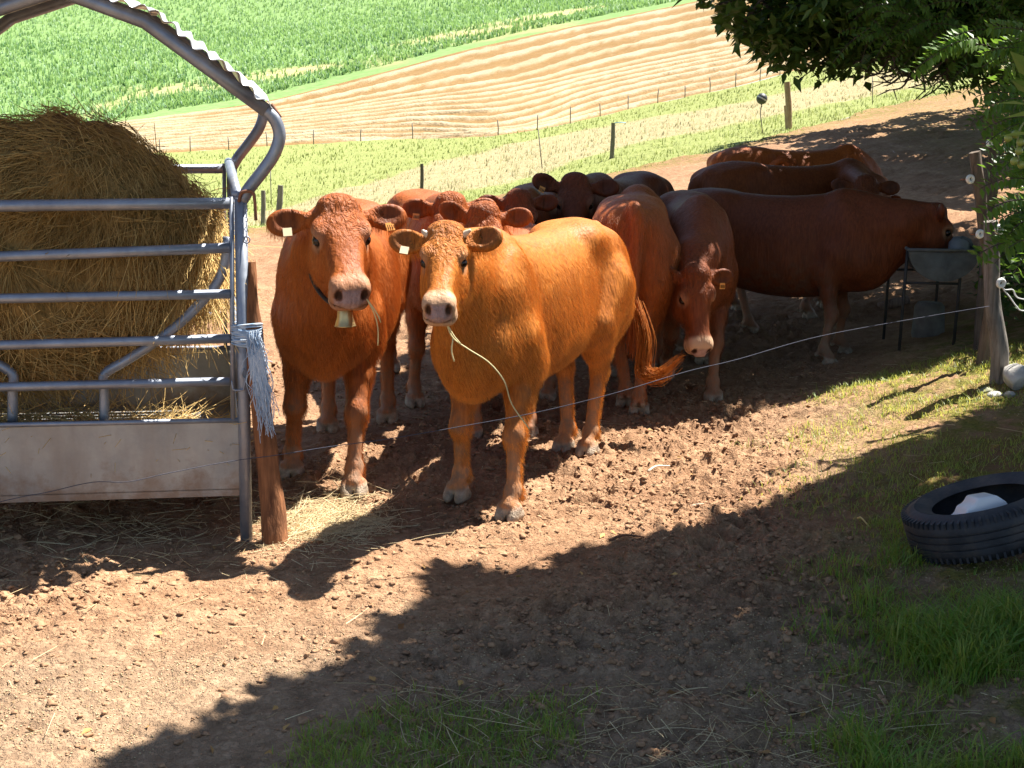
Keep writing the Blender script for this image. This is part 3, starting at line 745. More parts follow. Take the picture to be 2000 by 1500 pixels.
# meadow
def meadow_mat():
    m = NT('meadow_grass_turf', rough=0.9, spec=0.1); p = m.coord(gen='World')
    n = m.noise(0.35, 5, 0.65, p); f = m.noise(5, 4, 0.7, p)
    g = m.ramp(f, [(0.3, (0.18, 0.215, 0.06)), (0.7, (0.28, 0.30, 0.11))])
    dry = m.ramp(f, [(0.3, (0.26, 0.215, 0.10)), (0.7, (0.36, 0.31, 0.18))])
    d = m.math('ADD', m.attr('dry'), m.math('MULTIPLY', m.math('SUBTRACT', n, 0.5), 1.3))
    m.set(base=m.mix(m.ramp(d, [(0.35, 0.0), (0.65, 1.0)]), g, dry))
    m.bump(f, 0.8, 0.2); return m.m
X, Y, Fr = strip(1, 220)
def dry_w(x, y, f):
    t = (x / y) * FOC / .985 + 1000
    lo = np.interp(t, [300, 560, 1000, 1200, 1450, 1700], [0.05, 0.03, 0.10, 0.22, 0.22, 0.2]); hi = np.interp(t, [300, 560, 800, 1000, 1450, 1900], [0.12, 0.28, 0.55, 0.80, 0.60, 0.6])
    return sstep(lo, lo + .12, f) * sstep(hi + .06, hi - .06, f)
z = terrain(X, Y) + (fbm(X * .5, Y * .5, 3, 91) - .5) * 0.25 * sstep(0, .1, Fr)
md = link('meadow', mesh_np('meadow', np.stack([X.ravel(), Y.ravel(), z.ravel()], 1), grid_faces(*X.shape), mats=[meadow_mat()], attrs=dict(dry=dry_w(X, Y, Fr).ravel())))
tag(md, kind='structure')
# stubble field with straw windrows
X, Y, Fr = strip(2, 420)
uu = (X / Y) * FOC / .985 + 1000
warp = (fbm(X * .03, Y * .03, 2, 101) - .5) * 0.10 + (vnoise(uu * .12, Fr * 50, 5) - .5) * 0.14
ph = Fr * 14.0 + warp
bend = sstep(0.0, 0.30, 0.30 - Fr) * sstep(950, 700, uu)          # headland rows turning at the lower corner
ph = ph + bend * (fbm(X * .045, Y * .045, 2, 103) - .5) * 4.0
row = np.abs(((ph) % 1.0) - 0.5) * 2                               # 0 on the ridge
lump = fbm(uu * .06, ph * 2.1, 3, 111)
ridge = sstep(0.56, 0.22, row + (lump - .5) * .6 + (vnoise(uu * .22, ph * 3, 8) - .5) * .25) * (.72 + .28 * sstep(.25, .6, fbm(uu * .012, np.floor(ph) * 3.7, 2, 9)))
ridge = np.maximum(ridge, .15 * sstep(.66, .85, vnoise(uu * .3, Fr * 160, 12)))
z = terrain(X, Y) + ridge * (0.16 + .22 * lump) * sstep(0, .03, Fr) * sstep(1, .97, Fr)
def stubble_mat():
    m = NT('stubble_and_straw', rough=0.85, spec=0.15); p = m.coord(gen='World')
    f = m.noise(1.6, 4, 0.7, p); b = m.noise(0.12, 3, 0.6, p); sk = m.noise(3.5, 3, 0.6, p)
    st = m.ramp(f, [(0.3, (0.165, 0.092, 0.028)), (0.7, (0.245, 0.145, 0.050))])
    st = m.mix(m.ramp(b, [(0.4, 0.0), (0.7, 0.5)]), st, (0.27, 0.17, 0.068))
    sw = m.ramp(sk, [(0.25, (0.25, 0.19, 0.10)), (0.6, (0.38, 0.32, 0.21))])
    m.set(base=m.mix(m.attr('ridge'), st, sw)); m.bump(sk, 0.7, 0.3); return m.m
sf = link('stubble_field', mesh_np('stubble_field', np.stack([X.ravel(), Y.ravel(), z.ravel()], 1), grid_faces(*X.shape), mats=[stubble_mat()], attrs=dict(ridge=ridge.ravel())))
tag(sf, kind='structure')
# maize hill
X, Y, Fr = strip(3, 240)
z = terrain(X, Y)
def hill_mat():
    m = NT('maize_field_soil', rough=0.95, spec=0.1); p = m.coord(gen='World')
    f = m.noise(0.8, 5, 0.7, p)
    g = m.ramp(f, [(0.3, (0.11, 0.20, 0.06)), (0.7, (0.20, 0.29, 0.11))])
    bare = m.ramp(f, [(0.3, (0.32, 0.27, 0.12)), (0.7, (0.46, 0.38, 0.20))])
    m.set(base=m.mix(m.attr('bare'), g, bare)); return m.m
def bare_w(x, y):
    n = fbm(x * .035, y * .05, 3, 121); y3 = Yb(3, x, y); d = (y - y3) / y3
    return np.clip(sstep(.10, .13, d + (n - .5) * .1) * sstep(.20, .16, d + (n - .5) * .1) * sstep(.52, .70, n) * .6 + sstep(.66, .78, n) * .35, 0, 1) * sstep(1.5, 1.3, y / y3)
bw_ = bare_w(X, Y)
hf = link('maize_field', mesh_np('maize_field', np.stack([X.ravel(), Y.ravel(), z.ravel()], 1), grid_faces(*X.shape), mats=[hill_mat()], attrs=dict(bare=bw_.ravel())))
tag(hf, kind='structure')

# ------------------------------------------------------------------ blades and leaves
def blades(base, hgt, wid, lean, azim, var, seg=2, curl=0.35):
    """tapered bent blades: base (N,3), arrays of height, width, lean (m), azimuth"""
    n = len(base); ca, sa = np.cos(azim), np.sin(azim); D = np.stack([ca, sa, 0 * ca], 1); S = np.stack([-sa, ca, 0 * ca], 1)
    V = []; lv = []
    for k in range(seg + 1):
        f = k / seg; c = base + D * (lean * f ** 1.7)[:, None] + np.array([0, 0, 1]) * (hgt * (f - curl * .35 * f ** 3))[:, None]
        if k < seg:
            w = (wid * (1 - f * .55) * .5)[:, None]; V += [c - S * w, c + S * w]
        else: V += [c]
    m = 2 * seg + 1; V = np.stack(V, 1).reshape(-1, 3); b = np.arange(n)[:, None] * m
    Q = np.concatenate([b + np.array([[2 * k, 2 * k + 1, 2 * k + 3, 2 * k + 2]]) for k in range(seg - 1)]) if seg > 1 else None
    T = b + np.array([[2 * seg - 2, 2 * seg - 1, 2 * seg]])
    return V, Q, T, np.repeat(var, m)
def blade_obj(name, mat, **kw):
    V, Q, T, var = blades(**kw); return link(name, mesh_np(name, V, Q, T, True, [mat], dict(var=var)))
# maize plants
n = 46000
tt = rng.uniform(-.47, .47, n * 2); f = rng.uniform(0, 1, n * 2) ** 1.25
y3 = np.interp(tt, _tc, YB[3]); yy = y3 * 1.035 + (430 - y3) * f; xx = tt * yy
keep = (rng.uniform(0, 1, n * 2) > bare_w(xx, yy) * 0.93) & (yy < 430); xx, yy = xx[keep][:n], yy[keep][:n]
L_ = []
for k in range(3):
    m_ = len(xx); hg = rng.uniform(.9, 1.75, m_) * (0.75 + .4 * fbm(xx * .05, yy * .05, 2, 131))
    L_.append((np.stack([xx + rng.normal(0, .15, m_), yy + rng.normal(0, .15, m_), terrain(xx, yy) - .05], 1), hg, rng.uniform(.12, .24, m_), rng.uniform(.2, .8, m_), rng.uniform(0, 6.28, m_), np.clip(rng.normal(.5, .25, m_) + (fbm(xx * .04, yy * .04, 2, 141) - .5) * 1.2, 0, 1)))
b_, hg, wd, ln, az, va = [np.concatenate([q[i] for q in L_]) for i in range(6)]
mz = blade_obj('maize_plants', leaf_mat('maize_leaf', (0.075, 0.20, 0.075), (0.235, 0.385, 0.175), 0.4, 0.5), base=b_, hgt=hg, wid=wd, lean=ln, azim=az, var=va, seg=2, curl=1.0)
tag(mz, 'dense light green maize plants covering the hillside above the stubble', 'maize', kind='stuff')
# meadow tufts
n = 26000
tt = rng.uniform(-.46, .46, n); y1 = np.interp(tt, _tc, YB[1]); y2 = np.interp(tt, _tc, YB[2]); f = rng.uniform(0, 1, n) ** 1.3
yy = y1 * 0.985 * (y2 / y1) ** f; xx = tt * yy; dw = dry_w(xx, yy, f)
var = np.clip(dw * .75 + rng.normal(.12, .14, n), 0, 1)
mt = NT('meadow_blades', rough=.7, spec=.2); mt.set(base=mt.ramp(mt.attr('var'), [(0, (0.19, 0.235, 0.06)), (.4, (0.31, 0.32, 0.12)), (1, (0.42, 0.37, 0.22))]))
_tr = mt.node('ShaderNodeBsdfTranslucent', i0=mt.p.inputs[0].links[0].from_socket); _mx = mt.node('ShaderNodeMixShader'); _mx.inputs[0].default_value = .4; mt.t.links.new(mt.p.outputs[0], _mx.inputs[1]); mt.t.links.new(_tr.outputs[0], _mx.inputs[2]); mt.t.links.new(_mx.outputs[0], mt.t.nodes['Material Output'].inputs[0])
sc_ = np.clip(yy / 40, .6, 2.2)
mg = blade_obj('meadow_grass', mt.m, base=np.stack([xx, yy, terrain(xx, yy) - .03], 1), hgt=rng.uniform(.05, .22, n) * (0.6 + .4 * sc_), wid=rng.uniform(.02, .05, n) * sc_, lean=rng.uniform(0, .25, n), azim=rng.uniform(0, 6.28, n), var=var)
tag(mg, 'yellow green meadow grass between the muddy yard and the stubble field', 'grass', kind='stuff')
# ------------------------------------------------------------------ straws (vectorised three-sided stalks)
def stalks(p, d, ln, r, bend, var, seg=3, up=None):
    """p (N,3) starts, d (N,3) unit directions, lengths, radii, bend vectors (N,3)"""
    n = len(p); ref = np.where(np.abs(d[:, 2:3]) < .9, np.array([[0, 0, 1.]]), np.array([[1., 0, 0]]))
    a = np.cross(d, ref); a /= np.linalg.norm(a, axis=1, keepdims=True); b = np.cross(d, a); V = []
    for k in range(seg + 1):
        f = k / seg; c = p + d * (ln * f)[:, None] + bend * (f * f) * ln[:, None]
        for j in range(3):
            th = 2.094 * j; V.append(c + (a * math.cos(th) + b * math.sin(th)) * (r * (1 - .35 * f))[:, None])
    V = np.stack(V, 1).reshape(-1, 3); m = 3 * (seg + 1); o = np.arange(n)[:, None] * m
    Q = np.concatenate([o + np.array([[3 * k + j, 3 * k + (j + 1) % 3, 3 * k + 3 + (j + 1) % 3, 3 * k + 3 + j]]) for k in range(seg) for j in range(3)])
    return V, Q, np.repeat(var, m)
def hay_mat(name, lo, hi, rough=.7):
    m = NT(name, rough=rough, spec=.25); m.set(base=m.ramp(m.attr('var'), [(0, lo), (1, hi)])); return m.m
HAY = hay_mat('hay_stalk', (0.26, 0.155, 0.045), (0.86, 0.60, 0.24))
STRAW = hay_mat('dry_straw', (0.38, 0.27, 0.13), (0.74, 0.60, 0.36))

# ------------------------------------------------------------------ hay feeder
GALV = NT('grey_blue_painted_steel', rough=.42, metal=.55, spec=.5)
_n = GALV.noise(7, 5, .65); GALV.set(base=GALV.ramp(_n, [(0.3, (0.20, 0.22, 0.27)), (0.62, (0.30, 0.33, 0.39)), (0.8, (0.38, 0.38, 0.40))]))
_n2 = GALV.noise(24, 4, .6); GALV.set(rough=GALV.ramp(_n2, [(0.3, .33), (0.7, .6)])); GALV = GALV.m
TRAYM = NT('weathered_zinc_sheet', rough=.5, metal=.35, spec=.4)
_n = TRAYM.noise(3.5, 6, .7); _s = TRAYM.noise(1.2, 4, .6, TRAYM.coord((5, 5, 1)))
TRAYM.set(base=TRAYM.mix(TRAYM.ramp(_s, [(0.45, 0.0), (0.75, .6)]), TRAYM.ramp(_n, [(0.3, (0.25, 0.26, 0.265)), (0.7, (0.42, 0.42, 0.40))]), (0.24, 0.19, 0.15)))
_g = TRAYM.sep(TRAYM._tc.outputs['Generated'])[2]; _d = TRAYM.noise(6, 5, .7)
TRAYM.set(base=TRAYM.mix(TRAYM.math('MULTIPLY', TRAYM.ramp(TRAYM.math('ADD', TRAYM.math('MULTIPLY', _g, .55), _d), [(.50, 1.), (.72, 0.)]), .75), TRAYM.p.inputs['Base Color'].links[0].from_socket, (0.20, 0.13, 0.085)))
TRAYM.bump(TRAYM.noise(2.5, 3), .25, .03); TRAYM = TRAYM.m
ROOFM = simple('corrugated_zinc_sheet', (0.55, 0.56, 0.57), .4, .5, .2, 6)
RUST = simple('rusty_iron', (0.20, 0.085, 0.045), .8, .2, .4, 20, .4)
FD = Vector((-.241, .967, .086)).normalized(); FE = Vector((-.980, -.170, 0.0)).normalized(); UP = Vector((0, 0, 1))
C0 = ground(481, 1062); FY = C0.y
_N = FE.cross(UP)
def fpl(u, v, dep=0.0):
    """photo pixel -> point on the feeder's front plane (or a plane dep metres behind it)"""
    o = Vector((0, 0, CAM_H)); r = at(u, v, 1.0) - o; q = C0 + FD * dep
    t = (q - o).dot(_N) / r.dot(_N); return o + r * t
DEP = 1.36
feeder = empty('hay_feeder', C0)
tag(feeder, 'grey blue steel hay feeder with barred gate, sheet tray and corrugated roof', 'hay feeder')
inv = -C0
def fb(mb, name, mat, smooth=True, parent=feeder):
    o = mb.build(name, mat, None, smooth); o.data.transform(Matrix.Translation(-C0)); o.parent = parent; return o
LW = 1.70
BL = fpl(-259, 1010)                                    # foot of the off-frame corner
def mirror_u(u): return 220 - u
# corner posts
for l in (0, 1):
    for dep in (0, DEP):
        top = fpl(470 if not l else -252, 386 if not l else 390) + FD * dep; bot = fpl(481 if not l else -262, 1068 if not l else 1085) + FD * dep
        bot = Vector((bot.x, bot.y, min(bot.z, tz(bot.x, bot.y)) - .05))
        fb(MB().tube([top, top.lerp(bot, .5), bot], .029, 14), 'post', GALV)
# gates: five rails on the front side, the same on the far side
for dep in (0.0, DEP):
    for (vl, vr, th) in ((402, 397, .026), (501, 484, .0235), (583, 574, .022), (674, 661, .0215), (756, 745, .021)):
        a = fpl(-240, vl + (vl - vr) * .55) + FD * dep; b = fpl(449, vr) + FD * dep
        fb(MB().tube([a, a.lerp(b, .33), a.lerp(b, .66), b], th, 14), 'rail', GALV)
    fb(MB().tube([fpl(452, 384) + FD * dep, fpl(455, 820) + FD * dep], .011, 8), 'gate_bar', GALV)
for l, (u, v) in enumerate(((463, 381), (-255, 388))):
    p = fpl(u, v); fb(MB().tube([p, p + FD * DEP], .025, 12), 'side_rail', GALV)
    p = fpl(u + 8, 700); fb(MB().tube([p, p + FD * DEP], .022, 12), 'side_rail', GALV)
# tray
th = .006
def tray_panel(p00, p10, p11, p01, n):
    m = MB(); n = n * th
    P = [p00, p10, p11, p01]; m.add([tuple(p) for p in P] + [tuple(p + n) for p in P], [(0, 1, 2, 3), (7, 6, 5, 4), (0, 4, 5, 1), (1, 5, 6, 2), (2, 6, 7, 3), (3, 7, 4, 0)]); return m
tr, tl, br, bl = fpl(467, 823), fpl(-250, 838), fpl(472, 968), fpl(-254, 990)
fb(tray_panel(bl, br, tr, tl, FD), 'tray_front', TRAYM, False)
fb(tray_panel(*[p + FD * DEP for p in (bl, br, tr, tl)], FD), 'tray_back', TRAYM, False)
fb(tray_panel(br, br + FD * DEP, tr + FD * DEP, tr, FE), 'tray_side', TRAYM, False)
fb(tray_panel(bl, bl + FD * DEP, tl + FD * DEP, tl, -FE), 'tray_side', TRAYM, False)
k = UP * .03
fb(tray_panel(bl + k, br + k, br + k + FD * DEP, bl + k + FD * DEP, UP), 'tray_floor', TRAYM, False)
for dep in (0.0, DEP):
    fb(MB().tube([tl + FD * dep + UP * .006, tl.lerp(tr, .5) + FD * dep + UP * .006, tr + FD * dep + UP * .006], .012, 8), 'tray_lip', GALV)
# bent cradle tubes that hold the bale
for (pts, dep) in (([(446, 470), (442, 510), (430, 552), (400, 592), (352, 640), (300, 680), (245, 715), (202, 742), (201, 775), (201, 838)], .10),):
    for dd in (dep, DEP - .15):
        for mirror in (0, 1):
            P = spline([fpl(mirror_u(u) if mirror else u, v) + FD * dd for u, v in pts], 4)
            fb(MB().tube(P, .023, 12), 'cradle_tube', GALV)
# roof frame: gable pipe, bent eaves, ridge, corrugated sheets
gable = [(-300, 215), (-62, 36), (112, -20), (282, 42), (520, 216)]
for dep in (0.0, DEP):
    G = [fpl(u, v) + FD * dep for u, v in gable]
    fb(MB().tube([G[0], G[0].lerp(G[1], .5), G[1], G[2], G[3], G[3].lerp(G[4], .5), G[4]], .032, 14), 'roof_beam', GALV)
    for mirror in (0, 1):
        P = spline([fpl(mirror_u(u) if mirror else u, v) + FD * dep for u, v in ((518, 214), (538, 236), (546, 266), (535, 302), (510, 338), (488, 366), (472, 392))], 4)
        fb(MB().tube(P, .029, 14), 'eave_pipe', GALV)
for (u, v) in ((520, 214), (112, -20), (-300, 215)):
    p = fpl(u, v); fb(MB().tube([p, p + FD * DEP], .02, 10), 'purlin', GALV)
for a, b in ((0, 1), (1, 2), (2, 3), (3, 4)):
    A, B = fpl(*gable[a]), fpl(*gable[b]); dv = (B - A); ln = dv.length; dv.normalize(); nn = dv.cross(FD).normalized()
    if nn.z < 0: nn = -nn
    ext = .0; s = np.arange(-.01, ln + .02, .0075); V = []
    jag = [FD * (-.07 + .012 * math.sin(q * 21)) for q in s]
    for i, q in enumerate(s):
        off = .046 + .012 * math.sin(q / .083 * 2 * math.pi) + .008 * math.sin(q * 9)
        for e in range(6):
            dd = -0.07 + .02 * math.sin(q * 13) * (e == 0) + e / 5 * (DEP + .16)
            V.append(tuple(A + dv * q + nn * (off + (.012 * math.sin(q * 17 + 1) if e == 0 else 0)) + FD * dd))
    m = MB(); m.add(V, grid_faces(len(s), 6)); o = fb(m, 'roof_sheet', ROOFM)
    sol = o.modifiers.new('thickness', 'SOLIDIFY'); sol.thickness = .003
# chain, latch hook and crank on the front post
def ring(c, r, t, ax, ay):
    m = MB(); P = [c + ax * r * math.cos(q) + ay * r * 1.6 * math.sin(q) for q in np.linspace(0, 2 * math.pi, 13)]; m.tube(P, t, 6, False); return m
m = MB()
for i in range(9):
    q = ring(fpl(480, 398 + i * 9.5) - FD * .035, .006, .0022, FE if i % 2 else FD, UP); m.add(np.concatenate(q.v), np.concatenate(q.q))
fb(m, 'chain', GALV)
q = ring(fpl(481, 466) - FD * .036, .015, .003, FE, UP * .65); fb(q, 'ring', GALV)
fb(MB().tube(spline([fpl(466, 392) - FD * .03, fpl(472, 374) - FD * .035, fpl(492, 373) - FD * .035, fpl(497, 392) - FD * .035, fpl(499, 428) - FD * .035], 5), .0075, 8), 'crank_handle', RUST)
fb(MB().tube(spline([fpl(476, 716) - FD * .035, fpl(472, 728) - FD * .036, fpl(478, 738) - FD * .035, fpl(476, 752) - FD * .035, fpl(474, 757) - FD * .035, fpl(456, 757) - FD * .035, fpl(452, 740) - FD * .03], 5), .0045, 8), 'latch_hook', GALV)
fb(MB().tube([fpl(530, 203), fpl(548, 230)], .008, 8), 'roof_pin', RUST)

# ------------------------------------------------------------------ round bale in the feeder
ol = [(20, 246), (90, 248), (160, 262), (222, 286), (282, 322), (322, 356), (370, 384), (424, 410), (438, 450), (428, 520), (392, 585), (330, 644), (282, 684), (210, 728), (110, 738), (20, 740)]
ol = ol + [(40 - u, v + 3) for u, v in ol[-2:0:-1]]
BC = fpl(20, 500, .18)
op = [fpl(u, v, .30) for u, v in ol]; op = spline(op + [op[0]], 6)[:-1]
nth = len(op); nph = 40; V = []
for i in range(nph + 1):
    ph = -math.pi / 2 + math.pi * i / nph; cs = max(0.0, math.cos(ph)) ** .42; sn = math.copysign(abs(math.sin(ph)) ** .8, math.sin(ph))
    for j, p in enumerate(op):
        q = p + FD * .40 - (BC + FD * .52)
        V.append(BC + FD * .52 + q * cs + FD * sn * (.58 if sn < 0 else .5))
V = np.array([tuple(v) for v in V]); d_ = np.array([tuple(Vector(v) - (BC + FD * .5)) for v in V]); d_ /= np.linalg.norm(d_, axis=1, keepdims=True)
V = V + d_ * ((fbm(V[:, 0] * 4 + V[:, 1] * 3, V[:, 2] * 4, 4, 151) - .5) * .22)[:, None]
Q = [(i * nth + j, i * nth + (j + 1) % nth, (i + 1) * nth + (j + 1) % nth, (i + 1) * nth + j) for i in range(nph) for j in range(nth)]
bm_ = NT('packed_hay', rough=.9, spec=.1); p = bm_.coord((1, 1, 1)); f = bm_.noise(30, 4, .7, bm_.coord((1, 1, .35)))
bm_.set(base=bm_.ramp(f, [(.3, (0.12, 0.075, 0.025)), (.7, (0.42, 0.27, 0.10))])); bm_.bump(f, 1.0, .03)
bale = empty('hay_bale', BC); tag(bale, 'shaggy round bale of golden hay resting inside the steel feeder', 'hay bale')
mbo = mesh_np('packed_hay', V - np.array(BC), Q, None, True, [bm_.m]); link('packed_hay', mbo, bale)
n = 17000; pick = rng.integers(0, len(V), n * 2); pv = V[pick] + rng.normal(0, .02, (n * 2, 3)); nv = d_[pick]
front = (nv @ np.array(FD) < .45); pv, nv = pv[front][:n], nv[front][:n]; n = len(pv)
az_ = (fbm(pv[:, 0] * 2.2, pv[:, 2] * 2.2, 3, 161) - .5) * 3.4 + rng.normal(0, .55, n) + 1.9 - .9 * sstep(1.0, 1.6, pv[:, 2])
tx = np.array(FE)[None] * np.cos(az_)[:, None] + np.array([[0, 0, 1.]]) * -np.sin(np.abs(az_))[:, None]
tx = tx - nv * (tx * nv).sum(1, keepdims=True); tx += nv * rng.normal(.07, .13, (n, 1)); tx /= np.linalg.norm(tx, axis=1, keepdims=True)
ln = rng.uniform(.08, .30, n) * (1 - .55 * sstep(1.35, 1.75, pv[:, 2]))
Vs, Qs, vs = stalks(pv - np.array(BC) + nv * .004, tx, ln, rng.uniform(.0012, .0027, n), rng.normal(0, .22, (n, 3)) + np.array([0, 0, -.15]), np.clip(rng.beta(2, 2.2, n) * (.55 + .9 * fbm(pv[:, 0] * 3, pv[:, 2] * 3, 2, 171)) * (1 - .45 * sstep(1.15, 1.6, pv[:, 2])), 0, 1))
ls = link('loose_stalks', mesh_np('loose_stalks', Vs, Qs, None, True, [HAY], dict(var=vs)), bale); ls['kind'] = 'stuff'
# wisps hanging from the bale's cut side and lying in the tray
n = 420; pp = np.array([tuple(fpl(rng.uniform(385, 436), rng.uniform(420, 570), rng.uniform(.1, .9))) for _ in range(n)])
Vs, Qs, vs = stalks(pp - np.array(BC), np.tile([[.25, -.1, -.96]], (n, 1)) + rng.normal(0, .25, (n, 3)), rng.uniform(.06, .25, n), rng.uniform(.0013, .0026, n), rng.normal(0, .3, (n, 3)), rng.uniform(.5, 1, n))
ls = link('hanging_wisps', mesh_np('hanging_wisps', Vs, Qs, None, True, [HAY], dict(var=vs)), bale); ls['kind'] = 'stuff'
n = 2600; pp = np.array([tuple(fpl(rng.uniform(-180, 455), 822, rng.uniform(.1, 1.3)) + UP * rng.uniform(-.16, .02)) for _ in range(n)])
Vs, Qs, vs = stalks(pp - np.array(BC), np.stack([np.cos(q := rng.uniform(0, 6.28, n)), np.sin(q), rng.uniform(-.1, .45, n)], 1), rng.uniform(.08, .25, n), np.full(n, .002), rng.normal(0, .3, (n, 3)), rng.uniform(.2, 1, n))
ls = link('tray_wisps', mesh_np('tray_wisps', Vs, Qs, None, True, [HAY], dict(var=vs)), bale); ls['kind'] = 'stuff'

# ------------------------------------------------------------------ posts, wire, twine
def wood_mat(name, lo, hi, grain=(1, 1, .08), sc=40):
    m = NT(name, rough=.85, spec=.15); g = m.noise(sc, 4, .65, m.coord(grain)); b = m.noise(5, 4, .6)
    c = m.ramp(g, [(.28, lo), (.7, hi)]); m.set(base=m.mix(m.ramp(b, [(.4, 0.), (.75, .5)]), c, tuple(x * .6 for x in lo))); m.bump(g, .9, .012); return m.m
REDWOOD = wood_mat('reddish_split_wood', (0.10, 0.042, 0.022), (0.36, 0.155, 0.068))
GREYWOOD = wood_mat('grey_weathered_wood', (0.10, 0.088, 0.076), (0.28, 0.25, 0.22))
DARKWOOD = wood_mat('dark_old_wood', (0.055, 0.045, 0.036), (0.17, 0.14, 0.11))
TANWOOD = wood_mat('tan_sawn_wood', (0.25, 0.17, 0.10), (0.45, 0.33, 0.21))
WHITE = simple('white_porcelain', (0.75, 0.75, 0.72), .3, var=.06)
WIREM = simple('galvanised_wire', (0.07, 0.074, 0.095), .7, .0, .15, 30, spec=.04)
def post(name, label, pts, rad, mat, group=None, seg=14, rough=.10, cat='fence post', flat=1.0):
    P = spline(pts, 7); n = len(P); b = P[-1].copy()
    m = MB(); m.tube([p - b for p in P], [rad[0] + (rad[1] - rad[0]) * i / (n - 1) for i in range(n)], seg, True, flat)
    v = np.concatenate(m.v); th_ = np.arange(len(v)) % seg
    v = v + (np.stack([vnoise(v[:, 2] * 7 + th_ * 3.1, th_ * 1.7, 3), vnoise(v[:, 2] * 9 + th_ * 2.3, th_ * 2.1, 4), vnoise(th_ * 2.7, v[:, 2] * 0 + 1, 6) * .3], 1) - np.array([.5, .5, .15])) * rad[0] * rough * 4
    m.v = [v]; o = m.build(name, mat, None, True, None); o.location = b; autosmooth(o, 50)
    return tag(o, label, cat, group)
wp = post('fence_post', 'leaning reddish split wood post tied to the hay feeder with blue twine', [at(484, 512, 5.66), at(493, 640, 5.64), at(512, 820, 5.62), at(530, 960, 5.62), ground(541, 1072) - Vector((0, 0, .08))], (.036, .062), REDWOOD, rough=.09)
# twine
TWB = hay_mat('blue_twine_fibre', (0.22, 0.36, 0.55), (0.62, 0.68, 0.74))
n0 = 26; base = []
m = MB()
for i in range(n0):
    v0 = 634 + 38 * i / n0 + rng.uniform(-2, 2); y0 = 5.55
    cx = at(482, v0, 5.63); rx, ry = .064 + rng.uniform(0, .008), .062 + rng.uniform(0, .01); tl_ = rng.uniform(-.015, .015)
    m.tube([cx + Vector((rx * math.cos(q), ry * math.sin(q), tl_ * math.cos(q + 1))) for q in np.linspace(0, 6.28, 20)], .0032, 4, False)
wrapv = m.n
for i in range(210):
    u0 = rng.uniform(480, 506); v0 = rng.uniform(645, 675); el = rng.uniform(60, 200) if i % 3 else rng.uniform(30, 100)
    k_ = rng.normal(0, 1, 3)
    P = [at(u0, v0, 5.54), at(u0 + el * .06 + k_[0] * 4, v0 + el * .35, 5.52), at(u0 + el * .12 + k_[1] * 7, v0 + el * .7, 5.52), at(u0 + el * .17 + k_[2] * 9, v0 + el, 5.53)]
    m.tube(spline(P, 3), .0017, 3, False)
tw = m.build('twine', TWB, None, True, attrs=dict(var=rng.uniform(0, 1, m.n // 4 + 1).repeat(4)[:m.n]))
tag(tw, 'frayed pale blue twine wrapped round the feeder corner and hanging down', 'twine')
# wire
wpts = [(-420, 1080, 4.55), (0, 980, 4.95), (90, 962, 5.02), (180, 942, 5.1), (250, 941, 5.15), (330, 924, 5.22), (450, 901, 5.36), (540, 889, 5.45), (640, 873, 5.52), (760, 857, 5.6), (900, 833, 5.68), (1050, 805, 5.75), (1200, 768, 5.85), (1340, 726, 6.05), (1440, 702, 6.25), (1600, 657, 6.6), (1800, 620, 7.05), (1932, 598, 7.3)]
P = spline([at(*q) for q in wpts], 6)
wm = MB().tube(P, .0019, 6); wo = wm.build('fence_wire', WIREM)
tag(wo, 'thin slack fence wire strung in front of the cows', 'wire')
# right hand posts
GP = 'old fence posts beside the water trough'
gp = ground(1950, 756)
p_main = post('fence_post', 'grey weathered crooked post with two white insulators beside the pale stones', [at(1936, 432, gp.y - .02), at(1937, 520, gp.y), at(1938, 590, gp.y), at(1952, 680, gp.y), gp - Vector((0, 0, .06))], (.044, .052), GREYWOOD, GP)
g2 = gp.y + .55
post('fence_post', 'brownish grey slanted post behind the crooked one, with its top cut square', [at(1903, 297, g2), at(1915, 390, g2 + .02), at(1927, 500, g2 + .05), at(1934, 600, g2 + .1), Vector((at(1938, 600, g2).x, g2 + .12, tz(at(1938, 600, g2).x, g2) - .1))], (.036, .040), wood_mat('brown_grey_wood', (0.09, 0.068, 0.05), (0.21, 0.165, 0.13)), GP)
g3 = gp.y + 1.6
post('fence_post', 'dark tall twisted post half hidden by hanging leaves', [at(1947, 225, g3), at(1940, 300, g3), at(1936, 380, g3), at(1930, 430, g3), Vector((at(1932, 430, g3).x, g3, tz(at(1932, 430, g3).x, g3) - .1))], (.036, .042), DARKWOOD, GP)
def insulator(u, v, Y, label, s=1.0):
    c = at(u, v, Y); root = empty('insulator', c); tag(root, label, 'insulator', 'white ring insulators on the old posts')
    M = Matrix.Rotation(math.radians(90), 4, 'X') @ Matrix.Rotation(.3, 4, 'Y')
    R_, t_ = .021 * s, .012 * s
    m = MB(); m.lathe([(R_ + t_ * math.cos(q), t_ * 1.2 * math.sin(q)) for q in np.linspace(0, 2 * math.pi, 11)], 20, M); m.build('ring', WHITE, root)
    MB().tube([Vector((-.005, 0, 0)) + Vector((-.016 * s, .01, 0)), Vector((-.055 * s, .03, -.005))], .005, 6).build('screw', RUST, root)
insulator(1951, 448, gp.y - .05, 'white ring insulator at the top of the crooked grey post')
insulator(1955, 553, gp.y - .05, 'white ring insulator halfway up the crooked grey post, with a white rope looped through')
insulator(1895, 350, g2 - .03, 'small white ring insulator near the top of the slanted post', .95)
insulator(1914, 457, g2, 'white ring insulator low on the slanted post beside the water trough', .95)
insulator(1933, 280, g3 - .06, 'tiny white ring insulator high on the dark twisted post', .9)
ROPE = simple('white_electric_rope', (0.72, 0.72, 0.70), .6, var=.1)
